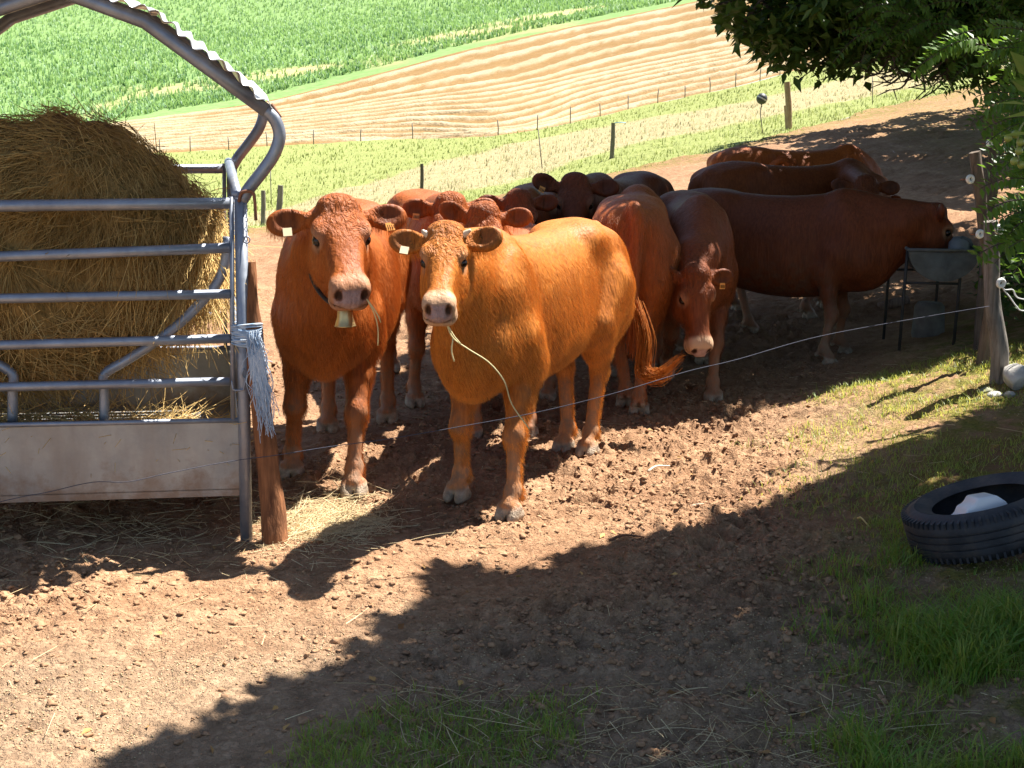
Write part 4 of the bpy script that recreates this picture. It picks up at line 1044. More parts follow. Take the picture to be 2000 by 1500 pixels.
for lab, pts in (('white rope looped from the middle insulator out to the right', [(1955, 556), (1962, 568), (1972, 580), (1985, 598), (1998, 607), (2040, 600)]), ('thin white cord kinked above the looped rope', [(1955, 558), (1963, 566), (1978, 566), (1984, 578), (1996, 584), (2040, 590)]), ('white cord running from the top insulator into the bushes', [(1953, 450), (1965, 458), (1973, 470), (1984, 478), (2000, 482), (2040, 500)])):
    o = MB().tube(spline([at(u, v, gp.y - .06 + .004 * i) for i, (u, v) in enumerate(pts)], 5), .0042, 6).build('rope', ROPE); tag(o, lab, 'rope')

# near pasture posts
GQ = 'posts along the far edge of the yard'
def gpost(label, ut, vt, ub, vb, r, mat=DARKWOOD, group=GQ):
    b = ground(ub, vb); t = at(ut, vt, b.y); return post('fence_post', label, [t, t.lerp(b, .5) + Vector((r * .2, 0, 0)), b - Vector((0, 0, .1))], (r * .9, r), mat, group, 10, .06)
GRN = wood_mat('mossy_grey_wood', (0.10, 0.095, 0.07), (0.25, 0.23, 0.18))
gpost('thicker wooden post just left of the bell cow, leaning right', 548, 362, 542, 430, .085, GREYWOOD)
gpost('thinner crooked stake left of the thick wooden post', 514, 372, 513, 442, .06, GREYWOOD)
gpost('slim upright stake behind the crowded cows, right of the bell cow', 824, 320, 823, 385, .055)
pm_ = gpost('mossy stake with a pale blue tape tied at its top', 1198, 240, 1194, 312, .07, GRN)
gpost('tall tan square post at the yard corner under the tree', 1537, 160, 1541, 252, .10, TANWOOD)
gpost('short dark stake set against the tall tan post', 1534, 206, 1537, 250, .06, TANWOOD)
b = ground(1194, 312); o = MB().tube([at(1200, 240, b.y - .1), at(1212, 239, b.y - .1), at(1222, 240, b.y - .1)], .045, 6, True, .3).build('blue_tape', simple('pale_blue_plastic', (0.30, 0.55, 0.75), .5)); tag(o, 'pale blue tape tied to the top of the mossy stake', 'tape')
for (lab, ut, vt, ub, vb) in (('thin grey fence rod standing in the dry meadow', 1051, 252, 1059, 330), ('thin rod rising behind the thick wooden post', 528, 330, 530, 400), ('thin leaning rod in the meadow left of the hanging twigs', 1704, 150, 1704, 205)):
    b = ground(ub, vb); o = MB().tube([at(ut, vt, b.y), b], .016, 6).build('fence_rod', GREYWOOD); tag(o, lab, 'fence rod', 'thin fence rods in the meadow')
b = ground(1490, 262); c = at(1488, 193, b.y)
fl = empty('ball_marker', b); tag(fl, 'dark ball with a pale band on a thin stake in the meadow', 'ball marker')
R_ = 10.5 / FOC * b.y * 1.0
BLK = simple('dark_rubber', (0.03, 0.035, 0.04), .5, var=.2)
MB().lathe([(max(1e-4, R_ * math.sin(q)), -R_ * math.cos(q)) for q in np.linspace(0, math.pi, 17)], 24, Matrix.Translation(c - b)).build('ball', BLK, fl)
MB().lathe([(R_ * 1.012 * math.sin(q), -R_ * 1.012 * math.cos(q)) for q in np.linspace(1.45, 1.72, 4)], 24, Matrix.Translation(c - b) @ Matrix.Rotation(.5, 4, 'Y')).build('band', simple('pale_band', (.5, .5, .48), .5), fl)
MB().tube([(0, 0, -.05), (c - b) * .6 + Vector((-.06, 0, 0)), c - b - Vector((0, 0, R_ * .9))], .016, 6).build('stake', GREYWOOD, fl)
# far posts along the stubble
fpos = [(314, 302), (373, 294), (448, 287), (523, 280), (614, 281), (706, 270), (807, 271), (973, 267), (1049, 256), (1113, 245), (1171, 227), (1225, 214), (1282, 202), (1334, 192), (1382, 180), (1431, 169), (1478, 158), (1516, 148)]
cache = None
for i, (u, v) in enumerate(fpos):
    Yf = float(np.interp((u - 1000) / FOC * .985, _tc, YB[2])) * .995; x_ = (u - 1000) / FOC * .985 * Yf; b = Vector((x_, Yf, tz(x_, Yf)))
    hgt = 1.15 * (1 + .12 * math.sin(i * 2.3)); o = MB().tube([(0, 0, -.2), (.02 * math.sin(i), 0, hgt * .5), (.05 * math.sin(i * 1.7), 0, hgt)], .042, 7).build('field_post', GREYWOOD); o.location = b
    tag(o, 'small dark post in the line along the lower edge of the stubble field', 'fence post', 'small posts along the stubble field')
o = MB().tube([at(1258, -8, 262), at(1258, 20, 262)], .11, 7).build('field_post', DARKWOOD); tag(o, 'lone dark post at the top edge of the stubble, below the maize', 'fence post')
# ------------------------------------------------------------------ tyre, jug, trough, stones
RUB = NT('worn_black_rubber', rough=.6, spec=.35); _n = RUB.noise(9, 4, .6); RUB.set(base=RUB.ramp(_n, [(.3, (0.018, 0.020, 0.026)), (.75, (0.048, 0.05, 0.058))])); RUB.set(base=RUB.mix(RUB.ramp(RUB.noise(5, 6, .75), [(.48, 0.), (.72, .55)]), RUB.p.inputs['Base Color'].links[0].from_socket, (0.15, 0.115, 0.085))); RUB.bump(RUB.noise(45, 4), .4, .006); RUB = RUB.m
tc = ground(1800, 1126)
tcen = Vector((tc.x + .325, tc.y + .20, 0)); tcen.z = tz(tc.x + .1, tc.y) + .175
tyre = empty('tyre', tcen); tag(tyre, 'worn black car tyre lying tilted on the grassy bank', 'tyre')
R_o, W_, R_i = .335, .205, .205
TM = Matrix.Rotation(math.radians(-17), 4, 'Y') @ Matrix.Rotation(math.radians(-6), 4, 'X')
prof = [(R_i, -.075), (R_i + .018, -.088), (R_i + .06, -W_ / 2), (R_o - .045, -W_ / 2 + .002), (R_o - .014, -W_ / 2 + .018), (R_o - .004, -W_ / 2 + .04)]
for z in (-.045, -.015, .015, .045): prof += [(R_o, z - .011), (R_o, z + .011), (R_o - .008, z + .0125), (R_o - .008, z + .0155)]
prof = prof[:-2] + [(R_o - .004, W_ / 2 - .04), (R_o - .014, W_ / 2 - .018), (R_o - .045, W_ / 2 - .002), (R_o - .062, W_ / 2 + .003), (R_o - .07, W_ / 2 - .001), (R_i + .06, W_ / 2), (R_i + .018, .088), (R_i, .075), (R_i + .012, .068), (R_i + .05, .078), (R_o - .03, .06), (R_o - .022, 0), (R_o - .03, -.06), (R_i + .05, -.078), (R_i + .012, -.068), (R_i, -.075)]
m = MB().lathe(prof, 96, TM)
for i in range(72):
    q = 2 * math.pi * i / 72
    for s in (1, -1):
        e = Vector((math.cos(q), math.sin(q), 0)); t_ = Vector((-math.sin(q), math.cos(q), 0))
        m.box(TM @ (e * (R_o - .030) + Vector((0, 0, s * (W_ / 2 - .034))) - t_ * .005), TM @ (e * .0305 + Vector((0, 0, -s * .006))), TM @ (t_ * .010), TM @ Vector((0, 0, s * .024)))
o = m.build('tread', RUB, tyre); autosmooth(o, 40)
# white plastic jug lying in the tyre
JUG = simple('white_plastic', (0.72, 0.74, 0.78), .35, var=.05, scale=3)
pr = [(0, 0), (.0, .04), (.035, .055), (.05, .078), (.075, .085), (.095, .108), (.165, .104), (.20, .07), (.205, 0)]
bmv = [(x, y, s * .055) for s in (-1, 1) for x, y in pr]
nP = len(pr); Qj = [(i, (i + 1) % nP, nP + (i + 1) % nP, nP + i) for i in range(nP)]
import bmesh
me = bpy.data.meshes.new('jug'); bm = bmesh.new(); vv = [bm.verts.new(v) for v in bmv]
for q in Qj: bm.faces.new([vv[k] for k in q])
bm.faces.new(vv[:nP][::-1]); bm.faces.new(vv[nP:]); bmesh.ops.recalc_face_normals(bm, faces=bm.faces)
bmesh.ops.bevel(bm, geom=[e for e in bm.edges], offset=.012, segments=3, affect='EDGES', profile=.6); bm.to_mesh(me); bm.free(); me.materials.append(JUG)
for p in me.polygons: p.use_smooth = True
me.transform(Matrix.Scale(1.12, 4)); jug = link('plastic_jug', me); tag(jug, 'white plastic container tucked inside the tyre', 'container')
jp = tcen + TM @ Vector((-.19, -.165, .03)); jug.location = jp
jug.rotation_euler = (math.radians(80), math.radians(-12), math.radians(4))
autosmooth(jug, 30)
# stones
def stone(label, c, r, seed, mat, sq=(1, .8, .7)):
    bm = bmesh.new(); bmesh.ops.create_icosphere(bm, subdivisions=4, radius=1); rr = np.random.default_rng(seed)
    pl = [(Vector(rr.normal(0, 1, 3)).normalized(), rr.uniform(.62, .9)) for _ in range(11)]
    for v in bm.verts:
        for n_, d0 in pl:
            e = v.co.dot(n_) - d0
            if e > 0: v.co -= n_ * e * .85
        n0 = float(fbm(np.array([v.co.x * 2 + seed + v.co.z]), np.array([v.co.y * 2 - v.co.z * 1.3]), 3, seed)[0]); v.co *= .92 + .2 * n0
        v.co = Vector((v.co.x * sq[0], v.co.y * sq[1], v.co.z * sq[2])) * r
    me = bpy.data.meshes.new('stone'); bm.to_mesh(me); bm.free(); me.materials.append(mat)
    for p in me.polygons: p.use_smooth = True
    o = link('stone', me); o.location = c; o.rotation_euler = (0, 0, rr.uniform(0, 6)); return tag(o, label, 'stone', 'pale stones at the foot of the crooked post')
LIME = simple('lichened_limestone', (0.42, 0.40, 0.36), .85, var=.35, scale=14, bump=.6, bscale=30)
def gat(u, v, up=0): 
    g = ground(u, v); g.z += up; return g
stone('large pale limestone lying right of the crooked post', gat(1984, 762, .07), .12, 5, LIME, (1.0, .8, .75))
stone('small rounded mossy stone left of the crooked post', gat(1926, 772, .02), .05, 6, simple('mossy_stone', (0.22, 0.22, 0.15), .9, var=.4, scale=20, bump=.5))
stone('flat grey stone touching the front of the crooked post', gat(1945, 775, .01), .055, 7, LIME, (1.3, .8, .5))
stone('tiny pale stone right of the flat grey stone', gat(1972, 775, .01), .035, 8, LIME)
# drinking trough: half drum on thin legs
TZ = simple('old_galvanised_drum', (0.10, 0.105, 0.10), .7, .2, .35, 9, .3, 30)
tY = 9.75; a0, a1 = at(1778, 489, tY), at(1912, 489, tY)
tcn = (a0 + a1) / 2; Rt = (a1 - a0).length / 2; tx_ = Vector((.985, -.17, 0)).normalized(); ty_ = Vector((.17, .985, 0)).normalized(); Lt = 1.15
trough = empty('water_trough', tcn); tag(trough, 'half drum water trough on thin metal legs where the big dark cow drinks', 'trough')
m = MB(); nq = 25; prof = [tx_ * (Rt * math.cos(q)) + Vector((0, 0, 1)) * (-Rt * .92 * math.sin(q)) for q in np.linspace(0, math.pi, nq)]
V = [tuple(p) for p in prof] + [tuple(p + ty_ * Lt) for p in prof]; Q = [(i, i + 1, nq + i + 1, nq + i) for i in range(nq - 1)]
V += [(0, 0, 0), tuple(ty_ * Lt)]; T = [(2 * nq, i + 1, i) for i in range(nq - 1)] + [(2 * nq + 1, nq + i, nq + i + 1) for i in range(nq - 1)]
m.add(V, Q, T); o = m.build('drum', TZ, trough); autosmooth(o, 40); s_ = o.modifiers.new('thickness', 'SOLIDIFY'); s_.thickness = .006
for q0 in (0, Lt): MB().tube([ty_ * q0 + tx_ * Rt, ty_ * q0 - tx_ * Rt], .014, 8).build('rim', TZ, trough)
for s in (1, -1): MB().tube([tx_ * Rt * s, tx_ * Rt * s + ty_ * Lt], .014, 8).build('rim', TZ, trough)
m = MB(); m.add([tuple(tx_ * Rt * .93 * sx + ty_ * (Lt * f) + Vector((0, 0, -.06))) for f in (.01, .99) for sx in (-1, 1)], [(0, 1, 3, 2)]); m.build('water', NT('trough_water', base=(.02, .03, .03), rough=.05).m, trough)
IRON = simple('dark_iron', (0.05, 0.048, 0.045), .7, .3)
for sx in (-1.0, .55):
    for f in (.06, .94):
        p = tx_ * Rt * sx + ty_ * Lt * f; w = tcn + p; g = tz(w.x, w.y) - tcn.z
        MB().tube([p + Vector((0, 0, .01)), Vector((p.x - .02, p.y, g - .04))], .013, 8).build('leg', IRON, trough)
for f in (.06, .94): MB().tube([tx_ * Rt * -1.02 + ty_ * Lt * f + Vector((0, 0, -.27)), tx_ * Rt * .56 + ty_ * Lt * f + Vector((0, 0, -.27))], .010, 8).build('crossbar', IRON, trough)
MB().tube([tx_ * .12 + Vector((0, .12, .05)), tx_ * .17 + Vector((0, .12, .09)), tx_ * .22 + Vector((0, .12, .07)), tx_ * .26 + Vector((0, .12, .0))], .018, 8).build('float_valve', simple('dull_blue_plastic', (0.05, 0.07, 0.08), .5), trough)
MB().lathe([(.0001, .10), (.05, .095), (.085, .05), (.09, -.06)], 16, Matrix.Translation(tx_ * .14 + ty_ * .16)).build('float_cover', simple('grey_plastic', (0.12, 0.14, 0.15), .5), trough)
# clutter under the trough
g = gat(1742, 606); m = MB(); m.tube([Vector((-.13, 0, .03)), Vector((0, .02, .06)), Vector((.17, .05, .10))], [.05, .055, .045], 12)
o = m.build('log', wood_mat('cut_log', (0.14, 0.085, 0.06), (0.34, 0.24, 0.18))); o.location = g; tag(o, 'short cut log lying beside the legs of the trough', 'log')
g = gat(1812, 652); o = MB().lathe([(.0001, .28), (.10, .28), (.125, .25), (.14, 0), (.13, -.05)], 18).build('concrete_block', simple('old_concrete', (0.15, 0.145, 0.13), .9, var=.3, scale=10, bump=.4)); o.location = g; tag(o, 'rounded grey concrete block standing under the trough', 'block')

# ------------------------------------------------------------------ trees
def leaves_cloud(c, az, el, L, Wd, var, droop=.25):
    """folded pointed leaves: 4 triangles-ish as two quads each"""
    n = len(c); d = np.stack([np.cos(az) * np.cos(el), np.sin(az) * np.cos(el), np.sin(el)], 1)
    s = np.stack([-np.sin(az), np.cos(az), 0 * az], 1); tl = rng.normal(0, .5, n); up = np.cross(d, s); s2 = s * np.cos(tl)[:, None] + up * np.sin(tl)[:, None]; u2 = np.cross(d, s2)
    L = L[:, None]; Wd = Wd[:, None]; dz = np.array([0, 0, -1.0]) * droop
    p0 = c; p1 = c + d * L * .45 + dz * L * .12; p2 = c + d * L + dz * L * .5
    a = c + d * L * .40 + s2 * Wd * .5 + u2 * Wd * .14 + dz * L * .1; b = c + d * L * .40 - s2 * Wd * .5 + u2 * Wd * .14 + dz * L * .1
    V = np.stack([p0, a, p1, b, p2], 1).reshape(-1, 3); o = np.arange(n)[:, None] * 5
    T = np.concatenate([o + np.array([[0, 2, 1]]), o + np.array([[0, 3, 2]]), o + np.array([[1, 2, 4]]), o + np.array([[2, 3, 4]])])
    return V, T, np.repeat(var, 5)
BARK = wood_mat('tree_bark', (0.045, 0.035, 0.028), (0.14, 0.115, 0.095), (1, 1, .2), 18)
def tree(label, base, clumps, keepf, nleaf, mat, L=(.09, .15), seed=1, trunk_r=.16, trunk_top=4.0, name='tree', limb_n=None, litf=lambda P: np.ones(len(P), bool)):
    """clumps: [(centre, radii)] in world space; keepf(pts) -> mask"""
    r = np.random.default_rng(seed); base = Vector(base); root = empty(name, base); tag(root, label, 'tree')
    top = base + Vector((.2, -.1, trunk_top))
    m = MB(); P = spline([base - Vector((0, 0, .2)), base.lerp(top, .35) + Vector((.08, 0, 0)), base.lerp(top, .7) - Vector((.06, 0, 0)), top], 5); m.tube(P, [trunk_r * (1.25 - .75 * i / (len(P) - 1)) for i in range(len(P))], 14)
    o = m.build('trunk', BARK, root); o.data.transform(Matrix.Translation(-base))
    m = MB()
    for c, rd in clumps[:limb_n]:
        c = Vector(c); st = base.lerp(top, r.uniform(.45, .95)); mid = st.lerp(c, .55) + Vector((0, 0, .25))
        P = spline([st, mid, c], 5)
        if not litf(np.array([tuple(p) for p in P])).all(): continue
        m.tube(P, [trunk_r * .42 * (1 - .8 * i / (len(P) - 1)) for i in range(len(P))], 7, False)
        for _ in range(5):
            e = c + Vector(r.normal(0, .55, 3)) * max(rd); q = mid.lerp(c, r.uniform(.3, 1)); ok = keepf(np.array([tuple(e)]))[0] and litf(np.array([tuple(q), tuple(q.lerp(e, .5))])).all()
            if ok: m.tube(spline([q, q.lerp(e, .5) + Vector((0, 0, .1)), e], 3), [.022, .018, .014, .011, .008, .006, .004][:7], 5, False)
    o = m.build('limbs', BARK, root); o.data.transform(Matrix.Translation(-base))
    vol = np.array([rd[0] * rd[1] * rd[2] for _, rd in clumps]) ** .72; vol /= vol.sum(); C = []; VV = []
    for (c, rd), f in zip(clumps, vol):
        k = int(nleaf * f); ntw = max(8, k // 26)
        tw = r.normal(0, 1, (ntw, 3)); tw /= np.linalg.norm(tw, axis=1, keepdims=True); tw *= r.uniform(.45, 1.0, (ntw, 1)) ** .6
        q = tw[r.integers(0, ntw, k)] * np.array(rd) + np.array(c); q = q + r.normal(0, .10, (k, 3)) * np.array([1.2, 1.2, .8])
        C.append(q); VV.append(np.clip(r.normal(.42, .2, k) + r.normal(0, .12), 0, 1))
    C = np.concatenate(C); VV = np.concatenate(VV); k = keepf(C); C, VV = C[k], VV[k]; n = len(C)
    V, T, va = leaves_cloud(C - np.array(base), r.uniform(0, 6.28, n), r.normal(-.25, .45, n), r.uniform(*L, n), r.uniform(*L, n) * .52, VV)
    link('crown', mesh_np('crown', V, None, T, False, [mat], dict(var=va)), root)
    return root
LEAF1 = leaf_mat('dark_green_leaf', (0.030, 0.070, 0.018), (0.085, 0.16, 0.030), .32)
LEAF2 = leaf_mat('bright_robinia_leaf', (0.040, 0.105, 0.020), (0.13, 0.25, 0.040), .45)
def shade_xy(P): return P[:, 0] - SHX * P[:, 2], P[:, 1] - SHY * P[:, 2]
def px_of(P):
    y, z = P[:, 1], P[:, 2] - CAM_H; zc = y * CP - z * SP; return 1000 + FOC * P[:, 0] / np.maximum(zc, .1), 750 - FOC * (y * SP + z * CP) / np.maximum(zc, .1)
# the tree over the trough: its shade starts at the cows' feet
_b1 = np.array([(-.6, 13.5), (-1.0, 11), (-1.0, 9.6), (-.6, 8.7), (0., 7.6), (.2, 7.42), (.5, 7.45), (.75, 7.7), (1.3, 7.95), (2.4, 8.35), (3.1, 8.8), (5, 9.5), (9, 11)])
def lit1(P):
    sx, sy = shade_xy(P); return (sy > np.interp(sx, _b1[4:, 0], _b1[4:, 1])) & (sx > np.interp(sy, _b1[:5, 1][::-1], _b1[:5, 0][::-1]))
def keep1(P):
    sx, sy = shade_xy(P); u, v = px_of(P)
    nz = (vnoise(sx * 2.2, sy * 2.2, 77) - .5) * .7
    lim = np.interp(sx, _b1[4:, 0], _b1[4:, 1]); xl = np.interp(sy, _b1[:5, 1][::-1], _b1[:5, 0][::-1])
    ok = (sy > lim + nz) & (sx > xl + nz)
    hem = np.interp(u, [1300, 1345, 1400, 1440, 1500, 1560, 1620, 1680, 1740, 1860, 1950, 2000, 2100], [-60, 6, 20, 75, 110, 165, 140, 150, 120, 135, 190, 190, 400])
    return ok & (v < hem + (vnoise(u * .045, P[:, 1] * 1.5, 13) - .5) * 60)
cl1 = []
rr = np.random.default_rng(3)
for _ in range(62):
    x = rr.uniform(2.3, 8.5); y = rr.uniform(9.8, 16.5); z = rr.uniform(3.3, 6.6); cl1.append(((x, y, z), (rr.uniform(.8, 1.4), rr.uniform(.8, 1.4), rr.uniform(.5, .9))))
for _ in range(34):
    cl1.append(((rr.uniform(.8, 3.2), rr.uniform(8.9, 12.5), rr.uniform(4.0, 5.4)), (rr.uniform(.6, 1.0), rr.uniform(.6, 1.0), rr.uniform(.35, .6))))
for (u, v, Y, s) in ((1405, 10, 11.6, .34), (1455, 40, 11.4, .45), (1500, 75, 11.6, .45), (1548, 105, 11.3, .42), (1590, 90, 11.5, .5), (1640, 60, 11.2, .55), (1560, 20, 11.8, .6), (1690, 100, 11.6, .5), (1480, 0, 12.0, .5), (1730, 50, 11.5, .6), (1790, 70, 11.2, .6), (1850, 60, 11.5, .6), (1650, 0, 11.7, .7), (1800, 0, 11.4, .7), (1900, 110, 11, .5), (1950, 60, 11, .6), (1360, -15, 11.8, .3)):
    cl1.append((tuple(at(u, v, Y)), (s * 1.2, s * 1.3, s * .75)))
tree('dense dark green tree spreading low over the drinking cow at top right', (6.6, 13.2, tz(6.6, 13.2)), cl1, keep1, 120000, LEAF1, (.09, .165), 5, .2, 4.6, litf=lit1)
# bare twigs below the canopy
m = MB(); r = np.random.default_rng(9)
for i in range(26):
    u0, v0 = r.uniform(1720, 1880), r.uniform(100, 150); Yb_ = 10.8 + r.uniform(-.2, .3); du = r.uniform(-95, 20); dv = r.uniform(10, 50)
    P = [at(u0, v0, Yb_), at(u0 + du * .4 + r.normal(0, 6), v0 + dv * .7, Yb_), at(u0 + du, v0 + dv + r.normal(0, 5), Yb_)]
    if P[-1].z < at(1800, 196, Yb_).z: continue
    m.tube(spline(P, 4), [.012 * (1 - .7 * k / 8) for k in range(9)], 5, False)
    for _ in range(2):
        q = P[1].lerp(P[2], r.uniform(0, .8)); e = q + Vector((r.uniform(-.2, .1), 0, r.uniform(-.12, .08))); m.tube([q, q.lerp(e, .5), e], [.006, .005, .003], 4, False)
tw_ = m.build('twigs', BARK); tw_.parent = bpy.data.objects['tree']; tw_.matrix_parent_inverse = Matrix.Translation(-bpy.data.objects['tree'].location)
# tree beyond, shading the upper yard
cl3 = []
rr = np.random.default_rng(4)
for _ in range(34):
    cl3.append(((rr.uniform(8.6, 16), rr.uniform(20, 37), rr.uniform(4.6, 8.5)), (rr.uniform(1.2, 2.0), rr.uniform(1.4, 2.2), rr.uniform(.8, 1.4))))
for _ in range(22):
    cl3.append(((rr.uniform(7.6, 13), rr.uniform(16.5, 26), rr.uniform(5.2, 8.2)), (rr.uniform(1.0, 1.7), rr.uniform(1.0, 1.7), rr.uniform(.6, 1.0))))
def keep3(P):
    u, v = px_of(P); return v < np.interp(u, [1640, 1700, 1850, 1900, 2000], [20, 60, 110, 170, 175])
tree('farther tree shading the upper end of the muddy yard', (15.2, 33, tz(15.2, 33)), cl3, keep3, 70000, LEAF1, (.20, .32), 6, .25, 5.5)
# robinia off to the right: its shade covers the bank and the foreground
_b2 = [ground(*q) for q in ((262, 1446), (330, 1400), (450, 1362), (640, 1288), (780, 1215), (850, 1180), (860, 1140), (1000, 1105), (1150, 1082), (1300, 1045), (1450, 1000), (1560, 962), (1700, 905), (1850, 842), (2000, 786))]
_b2 = np.array([(-1.5, 1.5)] + [(p.x - SHX * p.z, p.y - SHY * p.z) for p in _b2] + [(7, 9.5)])
def lit2(P):
    sx, sy = shade_xy(P); return sy < np.interp(sx, _b2[:, 0], _b2[:, 1])
def keep2(P):
    sx, sy = shade_xy(P); nz = (vnoise(sx * 3.1, sy * 3.1, 78) - .62) * .42 + (vnoise(sx * 8, sy * 8, 79) - .5) * .22
    u, v = px_of(P)
    return (sy < np.interp(sx, _b2[:, 0], _b2[:, 1]) + nz) & ((v < -40) | (u > 2040))
cl2 = []
rr = np.random.default_rng(5)
for _ in range(120):
    x = rr.uniform(.4, 7.2); y = rr.uniform(3.0, 10.5); z = rr.uniform(3.9, 6.0)
    cl2.append(((x, y, z), (rr.uniform(.7, 1.2), rr.uniform(.7, 1.2), rr.uniform(.4, .7))))
tree('feathery bright green robinia hanging in at the right edge', (5.6, 6.4, tz(5.6, 6.4)), cl2, keep2, 90000, LEAF2, (.13, .20), 7, .17, 4.4, name='robinia_tree', litf=lit2)
rob = bpy.data.objects['robinia_tree']
# compound sprays reaching into the frame
def sprays(specs, Lf, seed, mat, name, parent, n_pairs=9):
    r = np.random.default_rng(seed); C = []; AZ = []; EL = []; LL = []; VV = []; m = MB()
    for (u, v, Y, ang, ln, va) in specs:
        p = at(u, v, Y); d = Vector((math.cos(ang), r.uniform(-.35, .35), math.sin(ang))).normalized()
        P = [p + d * ln * f + Vector((0, 0, -.35 * ln * f * f)) for f in np.linspace(0, 1, n_pairs + 1)]
        m.tube(P, .0022, 4, False)
        for k in range(1, n_pairs + 1):
            dd = (P[k] - P[k - 1]).normalized(); sv = dd.cross(Vector((r.normal(0, .3), -.75, .6))).normalized()
            for s in (1, -1):
                e = (sv * s + dd * .35 + Vector((0, 0, -.15))).normalized(); C.append(tuple(P[k])); AZ.append(math.atan2(e.y, e.x)); EL.append(math.asin(max(-1, min(1, e.z)))); LL.append(Lf * r.uniform(.8, 1.15)); VV.append(min(1, max(0, va + r.normal(0, .1))))
    C, AZ, EL, LL, VV = map(np.array, (C, AZ, EL, LL, VV)); b = np.array(parent.location)
    V, T, va = leaves_cloud(C - b, AZ, EL, LL, LL * .5, VV, .1); o = link(name, mesh_np(name, V, None, T, False, [mat], dict(var=va)), parent)
    s = m.build('leaf_stems', BARK, o); s['kind'] = 'stuff'; s.data.transform(Matrix.Translation(-parent.location)); return o
r = np.random.default_rng(21); sp_ = []
for _ in range(150):
    u = r.uniform(1700, 2040); hi = np.interp(u, [1700, 1800, 1880, 1940, 2040], [70, 90, 130, 230, 330])
    v = r.uniform(-40, hi); 
    sp_.append((u, v, r.uniform(9.9, 11.2), r.choice([2.6, 2.9, 3.3, 3.7, .2, -.5, 4.2]) + r.normal(0, .3), r.uniform(.2, .38), r.uniform(.1, .6)))
for _ in range(60):
    sp_.append((r.uniform(1995, 2080), r.uniform(60, 470), r.uniform(6.6, 7.3), 3.14 + r.normal(.1, .45), r.uniform(.14, .28), r.uniform(.2, .7)))
for (u, v) in ((1850, 80), (1880, 75), (1905, 90), (1830, 95), (1960, 75), (1985, 68), (1995, 110), (1870, 60)):
    sp_.append((u + 30, v, 7.4, 3.3 + r.normal(0, .2), .22, 1.0))
sprays(sp_, .068, 22, LEAF2, 'leaf_sprays', rob)
# vine with green fruit at the frame's edge
vine = empty('vine', at(2040, 230, 3.9)); tag(vine, 'blurred vine leaves and small green fruit at the right edge', 'vine')
VL = leaf_mat('vine_leaf', (0.06, 0.13, 0.025), (0.30, 0.40, 0.12), .5)
V, T, va = leaves_cloud(np.array([tuple(at(*q) - vine.location) for q in ((2010, 205, 3.9), (2015, 225, 3.9), (2012, 262, 3.85), (2030, 190, 3.9), (2020, 160, 4.0))]), np.array([3.1, 3.2, 3.05, 3.4, 3.0]), np.array([.1, -.05, -.02, .5, .9]), np.array([.10, .09, .09, .12, .13]), np.array([.035, .05, .03, .09, .10]), np.array([1, .9, 1, .2, .2.__float__()]), .1)
for i_ in range(5):
    link('leaf', mesh_np('leaf', V[i_ * 5:i_ * 5 + 5], None, [(0, 2, 1), (0, 3, 2), (1, 2, 4), (2, 3, 4)], False, [VL], dict(var=va[i_ * 5:i_ * 5 + 5])), vine)
FR = NT('green_fruit', base=(0.22, 0.26, 0.05), rough=.4).m
for (u, v) in ((1983, 262), (1993, 278), (1969, 270), (1981, 315), (1995, 322), (1990, 295)):
    MB().lathe([(max(1e-4, .012 * math.sin(q)), -.013 * math.cos(q)) for q in np.linspace(0, math.pi, 9)], 12, Matrix.Translation(at(u, v, 3.9) - vine.location)).build('fruit', FR, vine)
m = MB(); m.tube(spline([at(2060, 205, 3.9) - vine.location, at(2005, 235, 3.9) - vine.location, at(1988, 270, 3.9) - vine.location, at(1990, 318, 3.9) - vine.location], 5), .003, 5); m.build('stem', NT('vine_stem', base=(.2, .22, .08), rough=.6).m, vine)
# dark hedge behind the crooked post
hb = Vector((4.75, 9.6, tz(4.75, 9.6))); n = 15000; r = np.random.default_rng(31)
Cc = np.array([(r.uniform(3.5, 7.0), r.uniform(8.3, 11.5), 0) for _ in range(n)]); hh = .95 + .5 * fbm(Cc[:, 0] * 1.5, Cc[:, 1] * 1.5, 3, 201)
Cc[:, 2] = terrain(Cc[:, 0], Cc[:, 1]) + hh * r.uniform(.05, 1, n) ** .7
u, v = px_of(Cc); edge = np.interp(v, [380, 450, 500, 600, 700], [2010, 1955, 1925, 1915, 1985]); k = (u > edge + (vnoise(v * .05, Cc[:, 1] * 3, 7) - .5) * 40)
Cc = Cc[k]; n = len(Cc)
V, T, va = leaves_cloud(Cc - np.array(hb), r.uniform(0, 6.28, n), r.normal(0, .5, n), r.uniform(.05, .10, n), r.uniform(.035, .06, n), np.clip(r.normal(.4, .25, n), 0, 1))
hd = link('hedge', mesh_np('hedge', V, None, T, False, [LEAF1], dict(var=va)), None, hb); tag(hd, 'dark leafy bush growing behind the crooked grey post', 'bush')

